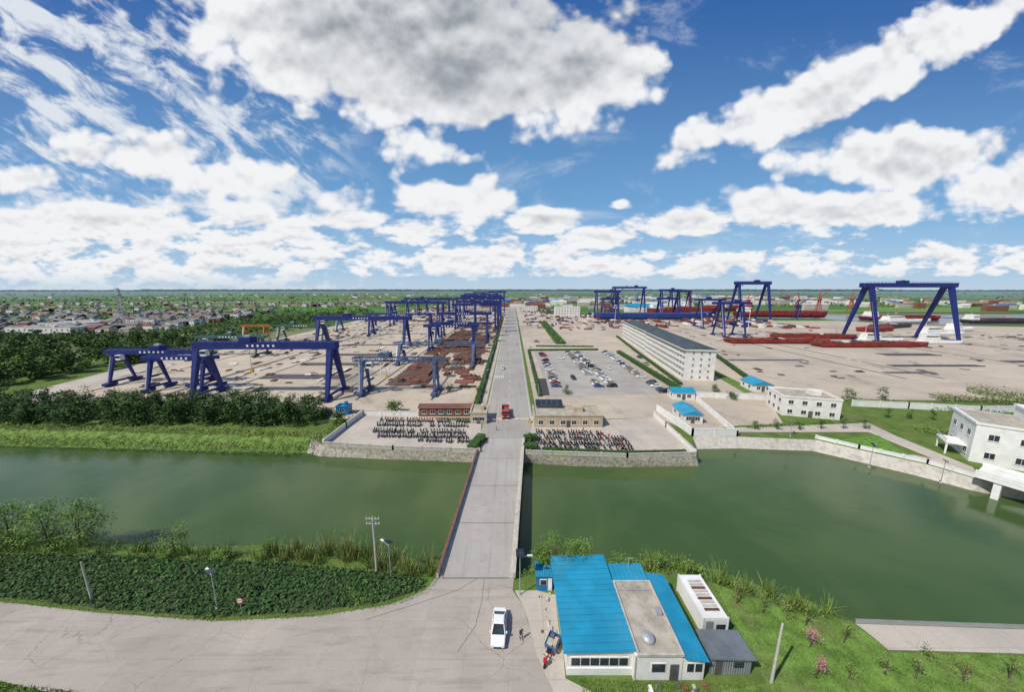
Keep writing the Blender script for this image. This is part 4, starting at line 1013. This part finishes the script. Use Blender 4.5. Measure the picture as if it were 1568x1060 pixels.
for (bx,bz,rx,rz,rot,wt) in blobs:
    r=math.radians(rot); dx=t.m('SUBTRACT',a,bx); dz=t.m('SUBTRACT',e,bz)
    if rot:
        p=t.m('ADD',t.m('MULTIPLY',dx,math.cos(r)/rx),t.m('MULTIPLY',dz,math.sin(r)/rx)); q=t.m('ADD',t.m('MULTIPLY',dx,-math.sin(r)/rz),t.m('MULTIPLY',dz,math.cos(r)/rz))
    else: p=t.m('MULTIPLY',dx,1/rx); q=t.m('MULTIPLY',dz,1/rz)
    d=t.m('SUBTRACT',wt,t.m('SQRT',t.m('ADD',t.m('MULTIPLY',p,p),t.m('MULTIPLY',q,q))))
    cov=d if cov is None else t.m('MAXIMUM',cov,d)
hb=t.m('MULTIPLY',t.ss(e,.015,.05),t.ss(e,.17,.09)); cov=t.m('MAXIMUM',cov,t.m('SUBTRACT',t.m('MULTIPLY',hb,.62),.42))
lb=t.m('MULTIPLY',t.ss(a,-.2,-.6),t.ss(e,.34,.22)); cov=t.m('MAXIMUM',cov,t.m('SUBTRACT',t.m('MULTIPLY',lb,.65),.42))
cov=t.m('MAXIMUM',cov,-.75)
lowf=t.ss(e,.10,.32)
def cn(off):
    # isotropic puffs; finer and flatter near the horizon
    vA=t.comb(t.m('MULTIPLY',a,1.0),t.m('MULTIPLY',t.m('ADD',e,off),1.25),1.7)
    nA=t.noise(vA,3.4,9,.56,.15)
    vo=t.n('ShaderNodeTexVoronoi',feature='SMOOTH_F1',voronoi_dimensions='2D'); t.inp(vo,'Vector',vA); vo.inputs['Scale'].default_value=8; vo.inputs['Detail'].default_value=2.0; vo.inputs['Roughness'].default_value=.55; vo.inputs['Smoothness'].default_value=.5
    nA=t.m('ADD',t.m('MULTIPLY',nA,.86),t.m('MULTIPLY',t.m('SUBTRACT',.86,vo.outputs[0]),.22))
    vB=t.comb(t.m('MULTIPLY',a,1.0),t.m('MULTIPLY',t.m('ADD',e,off*.45),2.3),5.1)
    nB=t.noise(vB,9.5,8,.58,.1)
    return t.m('ADD',t.m('MULTIPLY',nA,lowf),t.m('MULTIPLY',nB,t.m('SUBTRACT',1.0,lowf)))
n0=cn(0.0); n1=cn(.03)
raw=t.m('ADD',t.m('MULTIPLY',t.m('SUBTRACT',n0,.475),2.7),cov)
dens=t.ss(raw,-.05,.30)
raw1=t.m('ADD',t.m('MULTIPLY',t.m('SUBTRACT',n1,.475),2.7),cov)
rot=.5; u_=t.m('ADD',t.m('MULTIPLY',a,math.cos(rot)),t.m('MULTIPLY',e,-math.sin(rot))); v_=t.m('ADD',t.m('MULTIPLY',a,math.sin(rot)),t.m('MULTIPLY',e,math.cos(rot)))
st=t.noise(t.comb(t.m('MULTIPLY',u_,2.8),t.m('MULTIPLY',v_,6.5),1.0),2.1,9,.62,.4)
reg=t.m('MULTIPLY',t.ss(a,-.35,-.65),t.ss(e,.12,.3)); cir=t.m('MULTIPLY',t.ss(st,.44,.62),t.m('MULTIPLY',reg,.92))
st2=t.noise(t.comb(t.m('MULTIPLY',a,2.0),t.m('MULTIPLY',e,4.0),7.0),2.2,8,.65,.5); cir=t.m('MAXIMUM',cir,t.m('MULTIPLY',t.ss(st2,.54,.78),.4))
relief=t.m('SUBTRACT',raw,raw1)
gx_=t.m('DIVIDE',t.m('ADD',a,.12),.66); gz_=t.m('DIVIDE',t.m('SUBTRACT',e,.70),.26)
grey=t.ss(t.m('ADD',t.m('MULTIPLY',gx_,gx_),t.m('MULTIPLY',gz_,gz_)),1.1,.1,0,.45)
shade=t.m('ADD',t.m('ADD',t.m('MULTIPLY',t.ss(raw1,.25,1.5),.45),grey),t.m('MULTIPLY',relief,-.55),clamp=True)
cc=t.mix(shade,(.89/S,.90/S,.92/S),(.29/S,.325/S,.365/S))
grd=t.mix(t.ss(e,.08,.85),(.17/S,.42/S,.74/S),(.012/S,.115/S,.42/S))
skyc=t.mix(.72,sky.outputs[0],grd)
hz1=t.ss(e,.26,-.01,0,.8); skyc=t.mix(hz1,skyc,(.46/S,.63/S,.80/S))
c=t.mix(cir,skyc,(.78/S,.82/S,.87/S)); c=t.mix(dens,c,cc)
c=t.mix(t.ss(e,.06,.0,0,.75),c,(.52/S,.65/S,.76/S))
t.inp(bg,'Color',c); bg.inputs['Strength'].default_value=S
cam=bpy.data.cameras.new('camera'); cam.sensor_fit='HORIZONTAL'; cam.sensor_width=36; cam.lens=36*F/1568; cam.clip_start=.5; cam.clip_end=40000
co=bpy.data.objects.new('camera',cam); sc.collection.objects.link(co); co.location=(0,0,H); co.rotation_euler=(math.pi/2-PITCH,0,0)
sc.camera=co
sc.view_settings.view_transform='Standard'; sc.view_settings.look='None'; sc.view_settings.exposure=0; sc.view_settings.gamma=1
